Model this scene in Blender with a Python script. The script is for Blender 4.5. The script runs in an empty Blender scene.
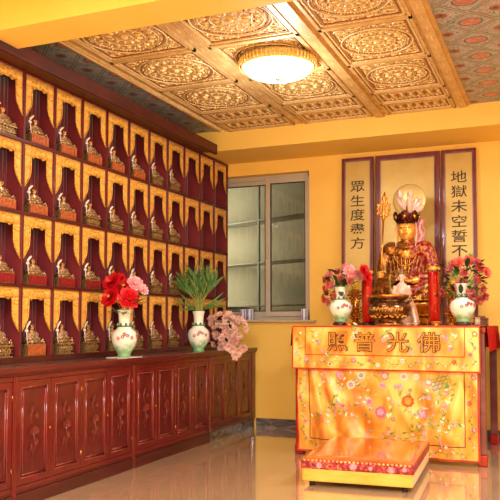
import bpy, math, random
from mathutils import Vector, Matrix, Euler
PI = math.pi
rnd = random.Random(7)
SC = bpy.context.scene
COL = SC.collection

# ------------------------------------------------------------------ colours / materials
def lin(r, g, b):
    def f(c):
        c /= 255.0
        return c / 12.92 if c <= .04045 else ((c + .055) / 1.055) ** 2.4
    return (f(r), f(g), f(b), 1)

def newmat(name):
    m = bpy.data.materials.new(name); m.use_nodes = True
    nt = m.node_tree
    return m, nt, nt.nodes['Principled BSDF']

def N(nt, t, **kw):
    n = nt.nodes.new(t)
    for k, v in kw.items():
        setattr(n, k, v)
    return n

def coords(nt, scale=(1, 1, 1), kind='Object'):
    tc = N(nt, 'ShaderNodeTexCoord'); mp = N(nt, 'ShaderNodeMapping')
    mp.inputs['Scale'].default_value = scale
    nt.links.new(tc.outputs[kind], mp.inputs[0])
    return mp.outputs[0]

def ramp(nt, fac, stops, interp='LINEAR'):
    r = N(nt, 'ShaderNodeValToRGB'); r.color_ramp.interpolation = interp
    while len(r.color_ramp.elements) < len(stops):
        r.color_ramp.elements.new(.5)
    for e, (p, c) in zip(r.color_ramp.elements, stops):
        e.position = p; e.color = c
    nt.links.new(fac, r.inputs[0])
    return r.outputs[0]

def mat(name, c1, c2=None, scale=(8, 8, 8), rough=.5, metal=0, bump=0, bscale=None, coat=0, detail=4,
        stops=(.35, .65), spec=.5, tex='noise', sheen=0, trans=0, ior=1.45, distort=0):
    m, nt, b = newmat(name)
    b.inputs['Roughness'].default_value = rough
    b.inputs['Metallic'].default_value = metal
    b.inputs['Coat Weight'].default_value = coat
    b.inputs['Coat Roughness'].default_value = .08
    b.inputs['Specular IOR Level'].default_value = spec
    b.inputs['Sheen Weight'].default_value = sheen
    b.inputs['Transmission Weight'].default_value = trans
    b.inputs['IOR'].default_value = ior
    if c2 is None:
        c2 = tuple(x * .88 for x in c1[:3]) + (1,)
    co = coords(nt, scale)
    if tex == 'noise':
        t = N(nt, 'ShaderNodeTexNoise'); t.inputs['Scale'].default_value = 1; t.inputs['Detail'].default_value = detail
        t.inputs['Distortion'].default_value = distort
        fac = t.outputs['Fac']
    elif tex == 'voronoi':
        t = N(nt, 'ShaderNodeTexVoronoi'); t.inputs['Scale'].default_value = 1; t.feature = 'DISTANCE_TO_EDGE'
        fac = t.outputs['Distance']
    nt.links.new(co, t.inputs['Vector'])
    col = ramp(nt, fac, [(stops[0], c1), (stops[1], c2)])
    nt.links.new(col, b.inputs['Base Color'])
    if bump:
        bn = N(nt, 'ShaderNodeBump'); bn.inputs['Strength'].default_value = bump; bn.inputs['Distance'].default_value = .01
        if bscale:
            t2 = N(nt, 'ShaderNodeTexNoise'); t2.inputs['Scale'].default_value = 1; t2.inputs['Detail'].default_value = 3
            nt.links.new(coords(nt, bscale), t2.inputs['Vector'])
            nt.links.new(t2.outputs['Fac'], bn.inputs['Height'])
        else:
            nt.links.new(fac, bn.inputs['Height'])
        nt.links.new(bn.outputs[0], b.inputs['Normal'])
    return m

M = {}
M['wall'] = mat('yellow_plaster', lin(248, 203, 100), lin(246, 199, 95), (3, 3, 3), .62, bump=.05, bscale=(60, 60, 60), spec=.3)
M['beam'] = mat('beam_plaster', lin(249, 207, 104), lin(247, 203, 99), (3, 3, 3), .6, bump=.04, bscale=(60, 60, 60), spec=.3)
M['redwood'] = mat('red_lacquer_wood', lin(106, 20, 24), lin(94, 16, 20), (3, 9, 2), .28, coat=.5, bump=.05, detail=6)
M['darkwood'] = mat('dark_counter_wood', lin(80, 22, 24), lin(64, 16, 18), (14, 2, 14), .3, coat=.3, detail=6)
M['edgewood'] = mat('counter_edge_wood', lin(98, 24, 25), lin(84, 19, 21), (14, 2, 14), .3, coat=.3)
M['countertop'] = mat('sheen_grey_counter', lin(146, 118, 112), lin(124, 94, 90), (14, 2, 14), .2, coat=1)  # grey of the glossy reflection painted into the base colour
M['panelwood'] = mat('carved_panel_wood', lin(98, 20, 24), lin(78, 15, 19), (18, 18, 9), .3, coat=.4, bump=.35, bscale=(60, 60, 40), detail=6)
M['shelfwood'] = mat('shelf_wood', lin(84, 18, 24), lin(70, 13, 18), (4, 4, 14), .4, coat=.15)
M['niche'] = mat('lit_niche_wood', lin(126, 40, 44), lin(106, 31, 36), (3, 60, 1.2), .55, bump=.25)  # lighter than the frame wood: light on the inner sides put into colour
M['nichecurtain'] = mat('niche_curtain', lin(128, 38, 56), lin(104, 28, 44), (3, 60, 1.2), .6, sheen=.5)
M['corn'] = mat('cornice_wood', lin(84, 26, 22), lin(62, 18, 16), (12, 3, 12), .5, coat=.0)
M['silver'] = mat('pale_carving', lin(200, 120, 95), lin(150, 60, 48), (60, 60, 60), .3, metal=.3)
M['brass'] = mat('brass', lin(215, 160, 90), lin(190, 130, 60), (30, 30, 30), .25, metal=.9)
M['brocade'] = mat('gold_brocade', lin(252, 196, 82), lin(226, 150, 44), (34, 34, 34), .42, metal=.1, bump=.3, detail=3, distort=2.5, stops=(.42, .6), sheen=.2)
M['braid'] = mat('brocade_braid', lin(236, 190, 80), lin(180, 120, 40), (90, 90, 90), .4, metal=.3)
M['gold'] = mat('statue_gold', lin(226, 160, 66), lin(190, 118, 40), (20, 20, 20), .24, metal=.85, bump=.1)
M['goldface'] = mat('face_gold', lin(246, 184, 84), lin(236, 168, 70), (10, 10, 10), .3, metal=.45)
M['goldrobe'] = mat('robe_gold', lin(204, 140, 66), lin(104, 58, 28), (26, 26, 26), .26, metal=.75, bump=.6, detail=4, distort=1.5)
M['silvergold'] = mat('statuette_gilt', lin(222, 192, 150), lin(120, 76, 46), (60, 60, 60), .28, metal=.6, bump=.3)
M['openwork'] = mat('pedestal_gilt', lin(200, 170, 116), lin(108, 70, 44), (110, 110, 110), .35, metal=.6, bump=.4)
M['orangecloth'] = mat('orange_panel', lin(190, 104, 50), lin(146, 66, 32), (40, 40, 40), .55, bump=.2)
M['redcloth'] = mat('red_panel', lin(148, 26, 26), lin(116, 18, 22), (40, 40, 40), .5, bump=.2)
M['robe'] = mat('red_robe', lin(146, 18, 22), lin(196, 130, 66), (34, 34, 34), .35, bump=.4, detail=3, stops=(.48, .6), metal=.1)
M['crown'] = mat('crown_dark', lin(96, 34, 28), lin(60, 20, 20), (40, 40, 40), .25, metal=.6)
M['bronze'] = mat('censer_bronze', lin(150, 104, 66), lin(84, 50, 32), (24, 24, 40), .22, metal=.8, bump=.3)
M['white_fig'] = mat('white_porcelain', lin(240, 208, 190), lin(226, 180, 160), (20, 20, 20), .2, coat=.5)
M['candle'] = mat('red_candle', lin(226, 26, 20), lin(206, 14, 16), (20, 20, 20), .25, coat=.6)
M['candlegold'] = mat('candle_print', lin(240, 190, 90), lin(220, 150, 60), (60, 60, 60), .35, metal=.4)
M['frame'] = mat('picture_frame_wood', lin(126, 40, 46), lin(96, 24, 34), (20, 20, 4), .35, coat=.3)
M['framegrey'] = mat('frame_edge', lin(140, 110, 120), lin(110, 80, 96), (20, 20, 4), .3, metal=.3)
M['scroll'] = mat('gold_leaf_paper', lin(210, 184, 112), lin(190, 160, 86), (2, 2, 2), .4, metal=.3)
M['ink'] = mat('ink', lin(66, 50, 24), lin(52, 38, 18), rough=.5)
M['embgold'] = mat('embroidered_gold_thread', lin(216, 156, 40), lin(184, 120, 26), (80, 80, 80), .5, metal=.3)
M['embbrown'] = mat('embroidered_brown_thread', lin(112, 50, 14), lin(90, 38, 12), (80, 80, 80), .6)
M['aluminium'] = mat('painted_aluminium', lin(196, 184, 170), lin(188, 176, 160), (3, 3, 3), .4, metal=.1)
M['gasket'] = mat('black_gasket', lin(40, 36, 34))
M['sill'] = mat('sill_stone', lin(206, 188, 160), lin(190, 172, 146), (10, 10, 10), .3)
M['outwall'] = mat('passage_wall', lin(160, 146, 116), lin(150, 136, 106), (2, 2, 2), .8)
M['steel'] = mat('shelf_steel', lin(160, 154, 130), lin(140, 134, 112), (4, 4, 4), .4)
M['leaf'] = mat('leaf_green', lin(62, 100, 42), lin(90, 128, 60), (30, 30, 30), .45)
M['darkleaf'] = mat('dark_leaf', lin(48, 76, 40), lin(34, 56, 34), (30, 30, 30), .45)
M['stem'] = mat('stem_green', lin(150, 160, 80), lin(110, 130, 60), (30, 30, 30), .5)
M['redpetal'] = mat('red_petal', lin(216, 14, 28), lin(176, 4, 18), (30, 30, 30), .5)
M['pinkpetal'] = mat('pink_petal', lin(236, 120, 140), lin(250, 190, 190), (20, 20, 20), .5)
M['dustypink'] = mat('dusty_pink_petal', lin(244, 206, 192), lin(230, 172, 158), (20, 20, 20), .6)
M['mauve'] = mat('mauve_petal', lin(184, 84, 96), lin(214, 140, 140), (20, 20, 20), .5)
M['coral'] = mat('coral_petal', lin(206, 62, 52), lin(228, 110, 88), (20, 20, 20), .5)
M['maroonpetal'] = mat('maroon_petal', lin(150, 44, 44), lin(180, 84, 76), (20, 20, 20), .5)
M['yellowwax'] = mat('yellow_bead', lin(246, 200, 70), lin(226, 170, 40), (20, 20, 20), .3)
M['paper'] = mat('white_paper', lin(236, 226, 214), lin(226, 214, 200))
M['stoolbot'] = mat('yellow_satin', lin(238, 196, 88), lin(224, 174, 62), (6, 6, 20), .35, sheen=.3, bump=.3, bscale=(10, 3, 30))
M['graymarble'] = None
M['beige'] = mat('beige_board', lin(214, 170, 90), lin(196, 150, 70), (4, 4, 4), .5)
M['purplelac'] = mat('maroon_leg', lin(128, 62, 68), lin(110, 46, 56), (4, 4, 10), .22, coat=.6)
M['redlac'] = mat('altar_lacquer', lin(176, 24, 22), lin(146, 14, 18), (4, 4, 10), .2, coat=.8)
M['redvelvet'] = mat('red_drape', lin(186, 14, 20), lin(160, 10, 16), (6, 6, 6), .7, sheen=0, spec=.2)
M['black'] = mat('black_rubber', lin(26, 22, 22))
M['cangrey'] = mat('cup_lilac', lin(150, 140, 190), lin(110, 100, 160), (10, 10, 10), .3)
M['canwhite'] = mat('cup_white', lin(236, 234, 240), lin(220, 218, 230), (10, 10, 10), .3)

def vase_mat():
    m, nt, b = newmat('painted_porcelain')
    b.inputs['Roughness'].default_value = .15; b.inputs['Coat Weight'].default_value = .6
    co = coords(nt)
    sp = N(nt, 'ShaderNodeSeparateXYZ'); nt.links.new(co, sp.inputs[0])
    no = N(nt, 'ShaderNodeTexNoise'); no.inputs['Scale'].default_value = 14; no.inputs['Detail'].default_value = 4
    nt.links.new(co, no.inputs['Vector'])
    a = N(nt, 'ShaderNodeMath', operation='MULTIPLY_ADD'); nt.links.new(no.outputs['Fac'], a.inputs[0]); a.inputs[1].default_value = .16
    nt.links.new(sp.outputs['Z'], a.inputs[2])
    c = ramp(nt, a.outputs[0], [(.08, lin(96, 156, 110)), (.14, lin(140, 190, 146)), (.19, lin(236, 240, 228))])
    nt.links.new(c, b.inputs['Base Color'])
    return m
M['vase'] = vase_mat()
M['vasegreen'] = mat('green_glaze', lin(84, 130, 84), lin(60, 100, 66), (30, 30, 30), .2, coat=.5)

def floor_mat():
    m, nt, b = newmat('polished_tile')
    co = coords(nt)
    br = N(nt, 'ShaderNodeTexBrick'); br.offset = 0; br.squash = 1
    br.inputs['Scale'].default_value = 1; br.inputs['Brick Width'].default_value = .8; br.inputs['Row Height'].default_value = .8
    br.inputs['Mortar Size'].default_value = .003; br.inputs['Mortar Smooth'].default_value = .3
    br.inputs['Color1'].default_value = lin(200, 168, 134); br.inputs['Color2'].default_value = lin(195, 162, 128)
    br.inputs['Mortar'].default_value = lin(200, 168, 132)
    nt.links.new(co, br.inputs['Vector'])
    no = N(nt, 'ShaderNodeTexNoise'); no.inputs['Scale'].default_value = 7; no.inputs['Detail'].default_value = 6
    nt.links.new(co, no.inputs['Vector'])
    cr = ramp(nt, no.outputs['Fac'], [(.3, lin(226, 216, 206)), (.7, lin(255, 250, 245))])
    mx = N(nt, 'ShaderNodeMix', data_type='RGBA', blend_type='MULTIPLY'); mx.inputs[0].default_value = .6
    nt.links.new(br.outputs['Color'], mx.inputs[6]); nt.links.new(cr, mx.inputs[7])
    nt.links.new(mx.outputs[2], b.inputs['Base Color'])
    b.inputs['Roughness'].default_value = .12
    b.inputs['Specular IOR Level'].default_value = .8
    b.inputs['Coat Weight'].default_value = 1; b.inputs['Coat Roughness'].default_value = .035; b.inputs['Coat IOR'].default_value = 1.75
    return m
M['floor'] = floor_mat()

def marble_mat():
    m, nt, b = newmat('dark_marble')
    co = coords(nt, (1, 1, 3))
    no = N(nt, 'ShaderNodeTexNoise'); no.inputs['Scale'].default_value = 3.5; no.inputs['Detail'].default_value = 7; no.inputs['Distortion'].default_value = 1.6
    nt.links.new(co, no.inputs['Vector'])
    c = ramp(nt, no.outputs['Fac'], [(.35, lin(58, 52, 56)), (.5, lin(96, 86, 86)), (.62, lin(140, 124, 112)), (.7, lin(74, 66, 68))])
    nt.links.new(c, b.inputs['Base Color']); b.inputs['Roughness'].default_value = .15
    return m
M['marble'] = marble_mat()

def lattice_mat():   # teal / red diamond ceiling paper
    m, nt, b = newmat('patterned_ceiling_board')
    L = nt.links
    tc = N(nt, 'ShaderNodeTexCoord'); sp = N(nt, 'ShaderNodeSeparateXYZ'); L.new(tc.outputs['Object'], sp.inputs[0])
    def ma(op, a, b_=None, c=None):
        n = N(nt, 'ShaderNodeMath', operation=op)
        for i, v in enumerate((a, b_, c)):
            if v is None: continue
            if isinstance(v, (int, float)): n.inputs[i].default_value = v
            else: L.new(v, n.inputs[i])
        return n.outputs[0]
    P = .345
    def cell(o, off):
        u = ma('DIVIDE', ma('SUBTRACT', o, off), P)
        return ma('ABSOLUTE', ma('SUBTRACT', ma('FRACT', ma('ADD', u, .5)), .5))   # 0 at centres, .5 at edges
    u = cell(sp.outputs['X'], -.51); v = cell(sp.outputs['Y'], 5.09)
    d = ma('ADD', u, v)                          # 0 centre .. 1 corner
    line = ma('ABSOLUTE', ma('SUBTRACT', d, .5))
    ov = ma('SQRT', ma('ADD', ma('POWER', ma('DIVIDE', u, .21), 2), ma('POWER', ma('DIVIDE', v, .17), 2)))
    u2 = ma('SUBTRACT', .5, u); v2 = ma('SUBTRACT', .5, v)
    cr = ma('SQRT', ma('ADD', ma('POWER', u2, 2), ma('POWER', v2, 2)))
    no = N(nt, 'ShaderNodeTexNoise'); no.inputs['Scale'].default_value = 22; no.inputs['Detail'].default_value = 5; no.inputs['Distortion'].default_value = 2
    L.new(tc.outputs['Object'], no.inputs['Vector'])
    base = ramp(nt, no.outputs['Fac'], [(.36, lin(72, 122, 130)), (.47, lin(192, 178, 172)), (.56, lin(140, 142, 146)), (.66, lin(186, 112, 108))])
    def mix(fac, a, c):
        n = N(nt, 'ShaderNodeMix', data_type='RGBA'); L.new(fac, n.inputs[0])
        L.new(a, n.inputs[6])
        if isinstance(c, tuple): n.inputs[7].default_value = c
        else: L.new(c, n.inputs[7])
        return n.outputs[2]
    c = mix(ma('LESS_THAN', line, .06), base, lin(96, 112, 110))
    c = mix(ma('LESS_THAN', line, .02), c, lin(180, 168, 140))
    c = mix(ma('LESS_THAN', ov, 1.15), c, lin(90, 106, 104))
    c = mix(ma('LESS_THAN', ov, .95), c, ramp(nt, no.outputs['Fac'], [(.4, lin(204, 132, 116)), (.6, lin(170, 108, 100))]))
    c = mix(ma('LESS_THAN', cr, .12), c, lin(150, 86, 72))
    c = mix(ma('LESS_THAN', cr, .05), c, lin(70, 74, 70))
    L.new(c, b.inputs['Base Color']); b.inputs['Roughness'].default_value = .4
    bn = N(nt, 'ShaderNodeBump'); bn.inputs['Strength'].default_value = .3; bn.inputs['Distance'].default_value = .01
    L.new(no.outputs['Fac'], bn.inputs['Height']); L.new(bn.outputs[0], b.inputs['Normal'])
    return m
M['lattice'] = lattice_mat()

M['ceilgold'] = mat('ceiling_gilt', lin(230, 198, 132), lin(192, 150, 88), (60, 60, 60), .42, metal=.15, bump=.7, detail=4, distort=2)
M['ceilgold2'] = mat('ceiling_gilt_bright', lin(252, 228, 168), lin(222, 182, 116), (60, 60, 60), .34, metal=.2, bump=.5)
M['ceildark'] = mat('ceiling_gilt_groove', lin(168, 112, 66), lin(140, 88, 52), (40, 40, 40), .45, metal=.2)
M['ceilstrip'] = mat('ceiling_strip_gilt', lin(220, 182, 122), lin(202, 160, 100), (10, 10, 10), .4, metal=.15, bump=.25, bscale=(60, 60, 60))

def satin_mat(name, c1, c2, c3, sc):
    m, nt, b = newmat(name)
    co = coords(nt, sc)
    no = N(nt, 'ShaderNodeTexNoise'); no.inputs['Scale'].default_value = 1; no.inputs['Detail'].default_value = 3; no.inputs['Distortion'].default_value = .8
    nt.links.new(co, no.inputs['Vector'])
    c = ramp(nt, no.outputs['Fac'], [(.36, c1), (.5, c2), (.64, c3)])
    nt.links.new(c, b.inputs['Base Color'])
    b.inputs['Roughness'].default_value = .36; b.inputs['Sheen Weight'].default_value = .2; b.inputs['Specular IOR Level'].default_value = .7
    t = N(nt, 'ShaderNodeTexNoise'); t.inputs['Scale'].default_value = 160
    bn = N(nt, 'ShaderNodeBump'); bn.inputs['Strength'].default_value = .12; bn.inputs['Distance'].default_value = .004
    nt.links.new(coords(nt), t.inputs['Vector']); nt.links.new(t.outputs['Fac'], bn.inputs['Height']); nt.links.new(bn.outputs[0], b.inputs['Normal'])
    return m
M['satin'] = satin_mat('golden_satin', lin(214, 122, 32), lin(234, 168, 56), lin(246, 212, 112), (6, 6, 3))  # orange crease shade and pale fold highlights put into the noise colours
M['satinb'] = satin_mat('golden_satin_border', lin(230, 138, 36), lin(244, 180, 62), lin(248, 206, 92), (20, 20, 20))
M['satinred'] = mat('border_cord', lin(196, 50, 24), lin(170, 36, 20))
for k, a, b_ in (('e_pink', (238, 110, 140), (250, 176, 180)), ('e_white', (252, 232, 200), (250, 214, 180)), ('e_red', (220, 60, 30), (236, 110, 50)),
                 ('e_green', (86, 140, 60), (130, 168, 84)), ('e_hot', (220, 60, 110), (236, 110, 140)), ('e_olive', (170, 150, 40), (196, 170, 60)), ('e_lil', (216, 150, 180), (236, 190, 190)), ('e_blue', (120, 150, 190), (160, 180, 200))):
    M[k] = mat('thread_' + k[2:], lin(*a), lin(*b_), (60, 60, 60), .5)
M['stooltop'] = mat('orange_satin_under_film', lin(222, 112, 36), lin(196, 84, 24), (5, 5, 5), .15, coat=1, detail=3)
def band_mat():
    m, nt, b = newmat('red_brocade_band')
    co = coords(nt, (1, 1, 1))
    no = N(nt, 'ShaderNodeTexNoise'); no.inputs['Scale'].default_value = 26; no.inputs['Detail'].default_value = 4; no.inputs['Distortion'].default_value = 2
    nt.links.new(co, no.inputs['Vector'])
    c = ramp(nt, no.outputs['Fac'], [(.36, lin(120, 20, 36)), (.5, lin(164, 36, 50)), (.57, lin(190, 80, 80)), (.66, lin(206, 130, 80))])
    nt.links.new(c, b.inputs['Base Color']); b.inputs['Roughness'].default_value = .45
    return m
M['band'] = band_mat()

def emis(name, col, s):
    m, nt, b = newmat(name)
    b.inputs['Base Color'].default_value = col; b.inputs['Emission Color'].default_value = col
    b.inputs['Emission Strength'].default_value = s; b.inputs['Roughness'].default_value = .3
    return m
M['diffuser'] = emis('lit_glass_diffuser', lin(255, 240, 214), 1.35)
M['crystal'] = mat('lamp_crystal', lin(255, 226, 150), lin(236, 180, 80), (60, 60, 60), .12, metal=.2, coat=1)
_m, _nt, _b = newmat('window_glass')
_b.inputs['Base Color'].default_value = (.75, .8, .72, 1); _b.inputs['Roughness'].default_value = .02
_b.inputs['Transmission Weight'].default_value = 1; _b.inputs['IOR'].default_value = 1.5
M['glass'] = _m
_m, _nt, _b = newmat('clear_glass')
_b.inputs['Base Color'].default_value = (.95, .95, .95, 1); _b.inputs['Roughness'].default_value = .03
_b.inputs['Transmission Weight'].default_value = 1; _b.inputs['IOR'].default_value = 1.06
M['clear'] = _m

# ------------------------------------------------------------------ mesh builder
class MB:
    def __init__(s): s.v = []; s.f = []; s.m = []; s.s = []; s.mi = 0; s.T = None
    def add(s, vs, fs, smooth=False):
        o = len(s.v)
        if s.T is not None: vs = [s.T @ Vector(p) for p in vs]
        s.v += [tuple(p) for p in vs]
        for f in fs:
            s.f.append(tuple(i + o for i in f)); s.m.append(s.mi); s.s.append(smooth)
        return s
    def box(s, a, b):
        x0, y0, z0 = (min(a[i], b[i]) for i in range(3)); x1, y1, z1 = (max(a[i], b[i]) for i in range(3))
        return s.add([(x0, y0, z0), (x1, y0, z0), (x1, y1, z0), (x0, y1, z0), (x0, y0, z1), (x1, y0, z1), (x1, y1, z1), (x0, y1, z1)],
                     [(3, 2, 1, 0), (4, 5, 6, 7), (0, 1, 5, 4), (1, 2, 6, 5), (2, 3, 7, 6), (3, 0, 4, 7)])
    def lathe(s, prof, c=(0, 0, 0), n=24, cap=True, sx=1, sy=1):
        vs = []; fs = []
        for r, z in prof:
            for i in range(n):
                a = 2 * PI * i / n
                vs.append((c[0] + r * math.cos(a) * sx, c[1] + r * math.sin(a) * sy, c[2] + z))
        for j in range(len(prof) - 1):
            for i in range(n):
                k = (i + 1) % n
                fs.append((j * n + i, j * n + k, (j + 1) * n + k, (j + 1) * n + i))
        if cap:
            fs.append(tuple(range(n))[::-1]); fs.append(tuple((len(prof) - 1) * n + i for i in range(n)))
        return s.add(vs, fs, True)
    def ell(s, c, r, n=12, m=8, R=None):
        if isinstance(r, (int, float)): r = (r, r, r)
        vs = []; fs = []
        for j in range(m + 1):
            t = PI * j / m
            for i in range(n):
                a = 2 * PI * i / n
                p = Vector((r[0] * math.sin(t) * math.cos(a), r[1] * math.sin(t) * math.sin(a), -r[2] * math.cos(t)))
                if R: p = R @ p
                vs.append((c[0] + p.x, c[1] + p.y, c[2] + p.z))
        for j in range(m):
            for i in range(n):
                k = (i + 1) % n
                fs.append((j * n + i, j * n + k, (j + 1) * n + k, (j + 1) * n + i))
        return s.add(vs, fs, True)
    def tube(s, pts, r, n=8, cap=True):
        pts = [Vector(p) for p in pts]
        rs = r if isinstance(r, (list, tuple)) else [r] * len(pts)
        vs = []; fs = []
        up = Vector((0, 0, 1)); prev = None
        for i, p in enumerate(pts):
            d = (pts[min(i + 1, len(pts) - 1)] - pts[max(i - 1, 0)]).normalized()
            if prev is None:
                a = d.cross(up)
                if a.length < .05: a = d.cross(Vector((1, 0, 0)))
            else: a = prev - d * prev.dot(d)
            a.normalize(); prev = a; b = d.cross(a)
            for k in range(n):
                t = 2 * PI * k / n
                vs.append(p + a * (rs[i] * math.cos(t)) + b * (rs[i] * math.sin(t)))
        for j in range(len(pts) - 1):
            for i in range(n):
                k = (i + 1) % n
                fs.append((j * n + i, j * n + k, (j + 1) * n + k, (j + 1) * n + i))
        if cap:
            fs.append(tuple(range(n))[::-1]); fs.append(tuple((len(pts) - 1) * n + i for i in range(n)))
        return s.add(vs, fs, True)
    def petal(s, base, d, w_dir, L, W, curl=.25, k=5, point=.6, cup=.15):
        """curved leaf/petal starting at base heading d, width axis w_dir"""
        d = Vector(d).normalized(); w = Vector(w_dir); w = (w - d * w.dot(d)).normalized(); n = w.cross(d)
        vs = []; fs = []
        for i in range(k + 1):
            t = i / k
            ww = W * .5 * (math.sin(PI * min(1, t * .92 + .06)) ** point) if i < k else W * .06
            c = Vector(base) + d * (L * t) + n * (curl * L * t * t)
            for q in (-1, 0, 1):
                vs.append(c + w * (ww * q) + n * (cup * ww * abs(q)))
        for i in range(k):
            for q in (0, 1):
                a = i * 3 + q
                fs.append((a, a + 1, a + 4, a + 3))
        return s.add(vs, fs, True)
    def build(s, name, mats, parent=None, loc=None, bevel=0, seg=2, solid=0):
        me = bpy.data.meshes.new(name); me.from_pydata(s.v, [], s.f)
        if not isinstance(mats, (list, tuple)): mats = [mats]
        for m in mats: me.materials.append(m)
        me.polygons.foreach_set('material_index', s.m); me.polygons.foreach_set('use_smooth', s.s)
        me.update()
        o = bpy.data.objects.new(name, me); COL.objects.link(o)
        if parent: o.parent = parent
        if loc: o.location = loc
        if solid:
            md = o.modifiers.new('s', 'SOLIDIFY'); md.thickness = solid; md.offset = 0
        if bevel:
            md = o.modifiers.new('b', 'BEVEL'); md.width = bevel; md.segments = seg; md.limit_method = 'ANGLE'; md.angle_limit = .6
        return o

def tag(o, label=None, cat=None, group=None, kind=None):
    if label: o['label'] = label
    if cat: o['category'] = cat
    if group: o['group'] = group
    if kind: o['kind'] = kind
    return o
def thing(name, loc, label, cat, group=None, rz=0):
    o = bpy.data.objects.new(name, None); o.location = loc; o.rotation_euler.z = rz; COL.objects.link(o)
    o.empty_display_size = .1
    return tag(o, label, cat, group)
def dup(root, loc, label, rz=None):
    r = root.copy(); COL.objects.link(r); r.location = loc; r['label'] = label
    if rz is not None: r.rotation_euler.z = rz
    for ch in list(root.children):
        c = ch.copy(); COL.objects.link(c); c.parent = r
        for g in list(ch.children):
            d = g.copy(); COL.objects.link(d); d.parent = c
    return r

def fuse(name, mb, mats, parent=None, voxel=.008, smooth=6, loc=None):
    """union of overlapping rounded volumes -> one continuous surface"""
    o = mb.build('tmp', mats)
    r = o.modifiers.new('r', 'REMESH'); r.mode = 'VOXEL'; r.voxel_size = voxel; r.use_smooth_shade = True
    sm = o.modifiers.new('s', 'SMOOTH'); sm.iterations = smooth; sm.factor = .5
    dg = bpy.context.evaluated_depsgraph_get()
    me = bpy.data.meshes.new_from_object(o.evaluated_get(dg))
    bpy.data.objects.remove(o)
    me.name = name
    if not len(me.materials):
        me.materials.append(mats if not isinstance(mats, (list, tuple)) else mats[0])
    o = bpy.data.objects.new(name, me); COL.objects.link(o)
    for p in me.polygons: p.use_smooth = True
    if parent: o.parent = parent
    if loc: o.location = loc
    return o

# glyphs -> mesh built as geometry
def glyph_mesh(text, size, depth, fat=0):
    cu = bpy.data.curves.new('glyph', 'FONT'); cu.body = text; cu.size = size; cu.extrude = depth; cu.offset = fat
    cu.align_x = 'CENTER'; cu.align_y = 'CENTER'; cu.resolution_u = 4
    o = bpy.data.objects.new('glyph', cu); COL.objects.link(o)
    bpy.context.view_layer.update()
    dg = bpy.context.evaluated_depsgraph_get()
    me = bpy.data.meshes.new_from_object(o.evaluated_get(dg))
    vs = [v.co.copy() for v in me.vertices]; fs = [tuple(p.vertices) for p in me.polygons]
    bpy.data.objects.remove(o)
    if vs:
        x0 = min(v.x for v in vs); x1 = max(v.x for v in vs); y0 = min(v.y for v in vs); y1 = max(v.y for v in vs)
        c = Vector(((x0 + x1) / 2, (y0 + y1) / 2, 0)); vs = [v - c for v in vs]
    return vs, fs

# ------------------------------------------------------------------ key dimensions
XW = -3.78; XR = 2.6; YB = 7.7; YN = -1.4
ZC = 3.17; ZB = 2.944
XS = -3.46                       # front plane of the niche shelf
XF = -3.13                       # front plane of the low cabinets
PY = .3525; Y0 = 3.85; ZROW = [.893, 1.405, 1.915, 2.425, 2.928]
YEND = Y0 + 11 * PY              # 7.7275 -> clipped to the wall
PY = (YB - .012 - Y0) / 11

# ------------------------------------------------------------------ room shell
def struct(name, mb, m, **k):
    return tag(mb.build(name, m, **k), kind='structure')
struct('floor', MB().box((XW - .2, YN - .2, -.1), (XR + .2, YB + .2, 0)), M['floor'])
struct('wall_left', MB().box((XW - .15, YN, 0), (XW, YB, ZC)), M['wall'])
struct('wall_right', MB().box((XR, YN, 0), (XR + .15, YB, ZC)), M['wall'])
struct('wall_near', MB().box((XW, YN - .15, 0), (XR, YN, ZC)), M['wall'])
WX0, WX1, WZ0, WZ1 = -3.7, -2.492, 1.172, 2.80
b = MB()
b.box((XW, YB, 0), (XR, YB + .2, WZ0)); b.box((XW, YB, WZ1), (XR, YB + .2, ZC))
b.box((XW, YB, WZ0), (WX0, YB + .2, WZ1)); b.box((WX1, YB, WZ0), (XR, YB + .2, WZ1))
struct('wall_back', b, M['wall'])
struct('trim_1', MB().box((XW, 7.05, ZB), (XR, YB, ZC)), M['beam'], bevel=.004)
struct('trim_2', MB().box((XW, 3.57, ZB), (XR, 3.87, ZC)), M['beam'], bevel=.004)
struct('baseboard_back', MB().box((XF + .02, YB - .02, 0), (XR, YB, .098)), M['marble'])

ceil = struct('ceiling', MB().box((XW - .15, YN - .15, ZC), (XR + .15, YB + .15, ZC + .12)), M['wall'])
# patterned boards either side of the gilt coffers
MB().box((XW, 3.87, ZC - .012), (-3.25, 7.05, ZC)).build('patterned_board', M['lattice'], ceil)
MB().box((-.72, 3.87, ZC - .012), (XR, 7.05, ZC)).build('patterned_board', M['lattice'], ceil)
# longitudinal trims
def strip(x0, x1, h):
    b = MB(); b.box((x0, 3.87, ZC - h * .5), (x1, 7.05, ZC)); w = x1 - x0
    b.box((x0 + w * .22, 3.87, ZC - h), (x1 - w * .22, 7.05, ZC - h * .4))
    y = 4.04
    b.mi = 1
    k = 0
    while y < 7.0:
        b.box(((x0 + x1) / 2 - .004, y, ZC - h - .0015), ((x0 + x1) / 2 + .004, y + .06, ZC - h)); y += .19
    b.build('ceiling_trim', [M['ceilstrip'], M['ceilgold2']], ceil)
strip(-2.43, -2.32, .03); strip(-1.63, -1.485, .05); strip(-.85, -.72, .04)
b = MB(); b.box((-3.265, 3.87, ZC - .03), (-3.245, 7.05, ZC)); b.box((-3.18, 3.87, ZC - .03), (-3.155, 7.05, ZC)); b.box((-3.265, 3.87, ZC - .018), (-3.155, 7.05, ZC))
b.mi = 1
y = 3.9
while y < 7.04:
    b.tube([(-3.243, y, ZC - .02), (-3.182, y + .03, ZC - .02)], .005, 5); y += .026
b.build('ceiling_trim', [M['ceilstrip'], M['ceilgold2']], ceil, bevel=.003)

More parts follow.
